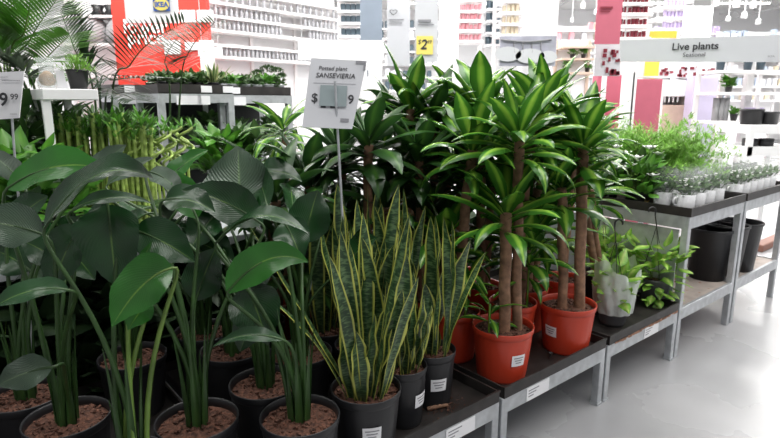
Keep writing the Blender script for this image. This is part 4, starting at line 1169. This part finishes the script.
# banners
e=hang('hanging_banner',360,-20,382,40,5.0,'bluegrey','blue grey hanging banner above the snake plant sign','banner')
e=hang('hanging_banner',387,-20,410,66,6.2,'banner','pale hanging banner printed with a heart outline','banner')
mb=MB(); c=Wd(393.5,12,6.18); hp=[c+V((.035*math.sin(t)**3*1.1,0,.03*(.81*math.cos(t)-.31*math.cos(2*t)-.12*math.cos(3*t)))) for t in [i*2*math.pi/28 for i in range(29)]]; mb.tube(hp,.003,5); part('heart_print',mb,M['ink'],e)
for (y,w_) in ((19,15),(22.5,13)):
    mb=MB(); board(mb,389,y,389+w_,y+1,6.185,.004); part('printed_line',mb,M['greyink'],e)
e=hang('hanging_banner',415,-20,438,62,5.8,'banner','pale hanging banner with a yellow two dollar tag','banner')
mb=MB(); board(mb,416.5,36,433,54.5,5.785,.005); tg=part('yellow_tag',mb,M['tagyellow'],e)
text('lettering','$',.06,Wd(419.3,42,5.782),e,M['ink'],shear=.2); text('lettering','2',.13,Wd(423.5,45,5.782),e,M['ink'],bold=.02,shear=.2); text('lettering','49',.05,Wd(429,42,5.782),e,M['ink'],shear=.2)
for (x0,x1,y,h_) in ((418,431,19.5,2.6),(418,434,24,.9)):
    mb=MB(); board(mb,x0,y,x1,y+h_,5.785,.004); part('printed_line',mb,M['greyink'],e)
# white columns
mb=MB(); a=Wd(449,50,7.5); mb.box((a.x,7.6,2.7),(.24,.24,5.4),bev=.01); solo('trim_40',mb,M['white'],kind='structure')
mb=MB(); a=Wd(375,50,9.5); mb.box((a.x,9.6,2.7),(.22,.22,5.4),bev=.01); solo('trim_41',mb,M['white'],kind='structure')
zs=shelfunit(456,483,(40,29.5,19.5,10,-1),8.2,'white shelf tower with pink cups above the tallest corn plant',y0=-20)
items(zs[:4],457,482,6,8.2,cupfn(.028,.09,'pinkcup'),'pink_cup','pink cup on the shelf tower above the tallest corn plant','cup','pink cups on the shelf tower')
zs=shelfunit(486,500,(44,32,20,8),9.2,'small dark shelf behind the pink cup tower',y0=-20,m='metalc')
items(zs,486,500,3,9.2,cupfn(.04,.12,'teal'),'dark_cup','dark cup on the small shelf behind the pink cup tower','cup','dark cups behind the pink cup tower')
zs=shelfunit(498,526,(34,23,11.5,0),8.4,'white shelf with tan cups left of the bed picture banner',y0=-20)
items(zs,502,519,4,8.4,cupfn(.03,.11,'tan'),'tan_cup','tan cup on the shelf left of the white banner','cup','tan cups on the white shelf')
e=hang('hanging_banner',524,-20,558,62,6.0,'white','tall white hanging banner beside the bed picture','banner')
# bed picture
e=hang('picture_banner',500,36,556,66,5.6,'lilacpic','hanging picture print showing a grey sofa headboard, above the corn plants','picture')
mb=MB()
hp=[Wd(501+i*4.2,39.5+2.2*math.sin(math.pi*i/12)+ (0 if i<12 else 0),5.585) for i in range(13)]; mb.tube(hp,.010,5)
for x in (514,523,532,541): mb.tube([Wd(x,42,5.585),Wd(x,53,5.585)],.006,5)
part('headboard_print',mb,M['greyink'],e)
mb=MB()
for (x,y,w_,h_) in ((508,54,.13,.07),(530,56,.14,.07),(548,57,.09,.06)):
    c=Wd(x,y,5.58); n=16; mb.add([c+V((w_*math.cos(2*math.pi*i/n),0,h_*math.sin(2*math.pi*i/n))) for i in range(n)],[list(range(n))])
part('pillow_print',mb,M['banner'],e)
# shelf with plants, far, right of bed picture
zs=shelfunit(562,596,(72,58,46),10.5,'far cream shelf with small plants between the banner and the pink sign',y0=38,m='beige',back=True)
for i,(x,r_) in enumerate(((574,1),(585,1),(568,0),(590,0))):
    q=Wd(x,58,10.55); potsmall(V((q.x,10.65,zs[r_])),'tiny plant on the far cream shelf',240+i,'lush',22,.10,.14,group='tiny plants on the far cream shelf')
# pink sign and picture wall
e=hang('hanging_banner',597,-20,622,44,5.9,'pink','rose pink hanging banner left of the maroon cup tower','banner')
for (x0,x1,y,h_) in ((600.5,613,6.5,2.2),(600.5,610,10.5,1.2)):
    mb=MB(); board(mb,x0,y,x1,y+h_,5.885,.004); part('printed_line',mb,M['maroon'],e)
e=hang('picture_banner',595,44,621,76,6.3,'banner','hanging photo print with mauve teacups under the pink banner','picture')
mb=MB(); random.seed(3)
for i in range(16):
    x=ru(597,619); y=ru(48,72); board(mb,x,y,x+ru(2,4),y+ru(2,6),6.28,.004)
part('teacup_print',mb,M['maroon'],e)
zs=shelfunit(618,650,(37,24.5,12.5,2,-9),7.0,'white shelf tower with rows of maroon cups above the live plants sign',y0=-25)
items(zs[:4],620,648,7,7.0,cupfn(.022,.078,'maroon'),'maroon_cup','maroon cup on the shelf tower above the live plants sign','cup','maroon cups on the shelf tower')
zs=shelfunit(654,688,(28,17,6,36),8.6,'white shelf with lilac cups beside the bright sign',y0=-20)
items(zs[:3],663,685,6,8.6,cupfn(.025,.10,'lilac'),'lilac_cup','lilac cup on the shelf beside the bright white sign','cup','lilac cups on the white shelf')
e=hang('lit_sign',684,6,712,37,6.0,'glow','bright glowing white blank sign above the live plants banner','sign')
hang('yellow_board',650,31,677,38,7.2,'yellow','yellow board hanging just above the live plants banner','board')
# big live plants banner, slightly turned
La=Wd(621,40,4.4); Lb=Wd(800,34,4.0); La2=Wd(621,61.5,4.4); Lb2=Wd(800,62,4.0)
e=empty('hanging_sign',V(((La.x+Lb.x)/2,4.2,Wd(700,62,4.2).z)),'long grey hanging sign reading live plants seasonal over the ferns','sign')
mb=MB(); cs=[La,Lb,Lb2,La2]; mb.add(cs+[v+V((0,.02,0)) for v in cs],[(0,3,2,1),(4,5,6,7),(0,1,5,4),(1,2,6,5),(2,3,7,6),(3,0,4,7)]); part('panel',mb,M['banner'],e)
rzb=math.atan2(Lb.y-La.y,Lb.x-La.x)
def onb(px,py):
    o_=V((0,0,H)); q_=Wd(px,py,4.0); n_=V((-(Lb.y-La.y),Lb.x-La.x,0)).normalized(); p_=o_+(q_-o_)*((La-o_).dot(n_)/(q_-o_).dot(n_)); return p_-n_*.003
text('lettering','Live plants',.071,onb(695,46.5),e,M['ink'],(math.pi/2,0,rzb),bold=.016)
text('lettering','Seasonal',.043,onb(694,54.8),e,M['ink'],(math.pi/2,0,rzb))
text('lettering','IKEA',.02,onb(771,56.5),e,M['greyink'],(math.pi/2,0,rzb))
mb=MB()
for q in (La,Lb): mb.tube([q+V((-.03 if q is Lb else .03,.01,0)),V((q.x+(-.03 if q is Lb else .03),q.y+.01,CZ+.3))],.004,5)
part('hanging_cord',mb,M['metalc'],e)
# behind the banner: kitchen prints, counters, cabinets
def standing(x0,y0,x1,y1,d,m,name,label,cat,th=.3):
    mb=MB(); a=Wd(x0,100,d).x; b_=Wd(x1,100,d).x; z1=Wd((x0+x1)/2,y0,d).z
    z0=0 if y1 is None else Wd((x0+x1)/2,y1,d).z
    mb.box(((a+b_)/2,d+th/2,(z0+z1)/2),(b_-a,th,z1-z0),bev=.006); return solo(name,mb,M[m],label,cat)
standing(596,75,632,None,8.0,'pink','display_wall','rose pink low wall under the teacup print','wall panel',.2)
standing(634,79,661,None,7.4,'pink','display_wall','rose pink panel right of the white post, behind the ferns','wall panel',.2)
standing(626,72,633.5,None,7.35,'white','display_wall','white upright post between the two pink panels','wall panel',.2)
hang('yellow_board',645,60,659,76,8.1,'yellow','yellow board hanging just below the live plants banner','board')
e=PWALL=standing(597,61,720,78,8.3,'banner','picture_wall','long photo wall strip with cups under the live plants banner','picture',.06)
mb=MB(); random.seed(6)
for i in range(30):
    x=ru(660,712); y=ru(66,75); board(mb,x,y,x+ru(1.5,4),y+ru(1.5,4),8.28,.01)
part('cup_print',mb,M['maroon'],PWALL)
# sideboard with dark rail
d=8.0; z1=Wd(675,80,d).z; a=Wd(661,100,d).x; b_=Wd(691,100,d).x
e=empty('sideboard',V(((a+b_)/2,d,0)),'white sideboard with open beige niche between pink and lavender panels','cabinet')
def bb(mb,x0,x1,y0,y1,z0,z1_): mb.box(((x0+x1)/2,(y0+y1)/2,(z0+z1_)/2),(x1-x0,y1-y0,z1_-z0))
mb=MB(); bb(mb,a,b_,d,d+.4,z1-.22,z1); bb(mb,a,b_,d+.38,d+.4,0,z1-.22); bb(mb,a,a+.03,d,d+.38,0,z1-.22); bb(mb,b_-.03,b_,d,d+.38,0,z1-.22); part('carcass',mb,M['white'],e)
zz=Wd(675,105,d).z
mb=MB(); bb(mb,a+.03,b_-.03,d,d+.38,0,zz); part('drawer_front',mb,M['beige'],e)
mb=MB(); bb(mb,a+.03,b_-.03,d+.34,d+.37,zz,z1-.22); part('niche_back',mb,M['banner'],e)
for i in range(4):
    x=a+.06+i*.06; mb=MB(); mb.tube([V((x,d+.02,z1-.22)),V((x,d+.02,z1-.30))],.012,6); part('hook',mb,M['metalc'],e)
standing(692,76,716.5,None,7.8,'lav','display_wall','lavender panel beside the white shelf behind the ferns','wall panel',.2)
# right white open shelving
d=7.0
zs=shelfunit(717,784,(121,92,70,40),d,'white open shelving with vases and plants at the right under the banner',postx=(718,743,751,783),y0=30,back=False)
standing(745,62,752,None,7.3,'white','display_wall','white upright post in the right open shelving','wall panel',.1)
q=Wd(734,92,d); potsmall(V((q.x,d+.12,zs[1])),'small green plant on the open shelf above the grey vases',250,'lush',40,.09,.10)
for i,x in enumerate((724.5,730,735)):
    q=Wd(x,92,d); mb=MB(); zb=zs[0]; mb.lathe([(.001,.001),(.035,0),(.038,.28),(.03,.28)],c=V((q.x,d+.15,zb)),n=14); solo('grey_vase',mb,M['greyw'],'tall grey cylinder vase on the open shelf below the small plant','vase','grey vases on the open shelf')
q=Wd(738,115,d); potsmall(V((q.x,d+.08,zs[0])),'tiny pale plant beside the grey vases on the open shelf',251,'lush',30,.07,.08)
for i,x in enumerate((756,759.5,763,772)):
    q=Wd(x,92,d); mb=MB(); mb.lathe([(.001,.001),(.03,0),(.04,.06),(.02,.12),(.028,.16),(.02,.16)],c=V((q.x,d+.15,zs[0])),n=14); solo('blue_vase',mb,M['lilac'],'small blue vase on the right open shelf behind the black bins','vase','blue vases on the right open shelf')
for i,x in enumerate((727,755,768)):
    q=Wd(x,70,d); mb=MB(); mb.lathe([(.001,.001),(.04,0),(.05,.1),(.02,.2),(.03,.22)],c=V((q.x,d+.15,zs[2])),n=14); solo('dark_vase',mb,M['teal'],'dark vase on the upper open shelf just under the banner','vase','dark vases on the upper open shelf')
# white wall block behind for brightness
# black bins on white bench
d=5.6; z1=Wd(768,125,d).z; a=Wd(750,130,d).x; b_=Wd(812,130,d).x
e=empty('white_bench',V(((a+b_)/2,d,0)),'white slatted display bench carrying black bins at the right edge','bench')
for (y0,y1) in ((125,134),(147,156)):
    mb=MB(); bb(mb,a,b_,d,d+.6,Wd(768,y1,d).z,Wd(768,y0,d).z); part('shelf_board',mb,M['white'],e)
for x in (a,b_-.05):
    for y in (d,d+.55): mb=MB(); bb(mb,x,x+.05,y,y+.05,0,Wd(768,134,d).z); part('leg',mb,M['white'],e)
for i,(x,w_,y,l) in enumerate(((762,.105,109,'round black bin on the white bench, left of two'),(780,.09,112,'round black bin cut by the right edge on the white bench'))):
    q=Wd(x,125,d); hh=Wd(x,y,d).z-z1; mb=MB(); mb.lathe([(.001,.001),(w_*.92,0),(w_,hh*.85),(w_*1.05,hh*.86),(w_*1.05,hh),(w_*.95,hh),(w_*.9,hh*.4),(.001,hh*.3)],c=V((q.x,d+.18,z1)),n=28); solo('black_bin',mb,M['blackpot'],l,'bin')
for i,x in enumerate((760,776)):
    q=Wd(x,140,d); zb=Wd(768,147,d).z; mb=MB(); mb.lathe([(.001,.001),(.07,0),(.075,.07),(.07,.075)],c=V((q.x,d+.15,zb)),n=20); solo('black_tub',mb,M['blackpot'],['black tub on the lower board of the white bench','black tub at the right edge on the lower board of the white bench'][i],'tub')
# low white wall/frames seen under the tall benches
mb=MB(); mb.box(P(3.6,2.3,.32),(3.2,.06,.16),0,ax3); mb.box(P(2.1,2.3,.2),(.06,.06,.4),0,ax3); mb.box(P(5.1,2.3,.2),(.06,.06,.4),0,ax3); solo('floor_barrier',mb,M['white'],'low white rail on the floor seen beneath the tall benches','rail')
_q=Wz(775,243,0); mb=MB(); mb.box(V((_q.x,_q.y,.04)),(1.2,.12,.08),0,ax3,.01); solo('floor_plank',mb,M['brownb'],'low brown plank on the floor beyond the tall benches at the right','plank')
# generic white gondola walls filling the middle distance
standing(200,57,300,None,10.9,'white','display_wall','plain white partition below the jar shelving','wall panel',.1)
standing(300,62,345,None,10.85,'white','display_wall','plain white partition behind the snake plant sign','wall panel',.1)

random.seed(99)
for (x0,x1,y0,d_,ys,lb,mts) in (
 (556,600,24,15.0,(88,76,64,52,40,30),'far white store shelf with mixed goods seen between the bed picture and the pink banner',('tan','pinkcup','banner')),
 (648,720,28,16.0,(86,75,64,53,42,33),'far white store shelf with mixed goods above the live plants sign, centre',('lilac','banner','yellow')),
 (724,790,30,14.5,(100,86,73,60,48,37),'far white store shelf with mixed goods at the right edge',('banner','bluegrey','tan')),
 (366,445,26,14.0,(90,77,64,51,38,28),'far white store shelf with mixed goods behind the pale hanging banners',('jar','banner','teal'))):
    zs=shelfunit(x0,x1,ys,d_,lb,y0=y0,back=True)
    g='boxed goods on the '+lb.split(' with')[0]+' '+{556:'by the bed picture',648:'in the centre',724:'at the right edge',366:'behind the pale banners'}[x0]
    pr_={}
    for z in zs:
        n=int((x1-x0)/6)
        for i in range(n):
            if rnd()<.25: continue
            k=random.choice(mts); x=Wd(x0+(x1-x0)*(i+.5)/n,50,d_).x; h_=ru(.8,1.1)
            if k not in pr_:
                mb=MB(); mb.box(V((x,d_+.12,z+.09)),(.11,.14,.18),bev=.012); mb.box(V((x,d_+.12,z+.187)),(.09,.12,.012),bev=.004); pr_[k]=solo('goods_box',mb,M[k],'small box of goods standing on the far white shelf '+{556:'by the bed picture',648:'above the live plants sign',724:'at the right edge',366:'behind the pale banners'}[x0],'box',g)
            else:
                o=pr_[k].copy(); C.objects.link(o); o.location=(x,d_+.12,z); o.scale=(1,1,h_)
sp_=None
for (px_,py_,d_) in ((736,7,7.5),(744,18,9.5),(753,8,8.5),(716,6,9),(728,21,12),(758,24,11),(690,3,8),(640,4,9.5),(583,8,11),(572,22,14),(596,14,12.5)):
    q=Wd(px_,py_,d_)
    if sp_ is None:
        sp_=empty('spotlight',q,'small round spotlight hanging under the store roof','ceiling light','round spotlights under the roof')
        mb=MB(); mb.lathe([(.02,.10),(.04,.08),(.048,.0),(.043,.0),(.04,.06)],n=20); part('housing',mb,M['white'],sp_,True)
        mb=MB(); mb.lathe([(.001,.02),(.042,.018)],n=20); part('bulb',mb,M['lamp'],sp_,True)
        mb=MB(); mb.tube([(0,0,.09),(0,0,CZ+.3-q.z)],.012,6); part('rod',mb,M['metalc'],sp_,True)
    else: dup(sp_,q)
# ============================================================ light
w=bpy.data.worlds.new('World'); scn.world=w; w.use_nodes=True
bg=w.node_tree.nodes['Background']; bg.inputs['Color'].default_value=(.97,.98,1,1); bg.inputs['Strength'].default_value=.42
def area(loc,sx,sy,e,rot=(0,0,0)):
    l=bpy.data.lights.new('lamp','AREA'); l.shape='RECTANGLE'; l.size=sx; l.size_y=sy; l.energy=e; l.color=(1,.985,.96)
    o=bpy.data.objects.new('ceiling_or_fill_lamp',l); C.objects.link(o); o.location=loc; o.rotation_euler=rot
area((-1.5,2.6,4.6),5,.6,110); area((2.5,3.2,4.6),5,.6,120); area((1.0,.3,4.6),5,.6,95); area((4.5,1.5,4.6),3,.6,70)
for x in (-4,1,6,11): area((x,7.2,4.75),4,.5,200)
for x in (-3,3,9): area((x,11.5,4.75),4,.5,380)
for x in (-3,4,11): area((x,17,4.75),5,.5,560)
for x in (-5,-1,3,7,11): area((x,4.6,4.75),2.5,.4,75,(R(52),0,0))  # added fill lamps, tilted to brighten the signs and far walls
# ============================================================ camera
cam=bpy.data.cameras.new('cam'); co=bpy.data.objects.new('camera',cam); C.objects.link(co)
co.location=(0,0,H); co.rotation_euler=(math.pi/2-PT,0,0)
cam.sensor_width=36; cam.lens=F_*36/780; cam.clip_end=80
cam.dof.use_dof=True; cam.dof.focus_distance=2.3; cam.dof.aperture_fstop=4.5
scn.camera=co
scn.view_settings.view_transform='Standard'; scn.view_settings.look='None'; scn.view_settings.exposure=0.0
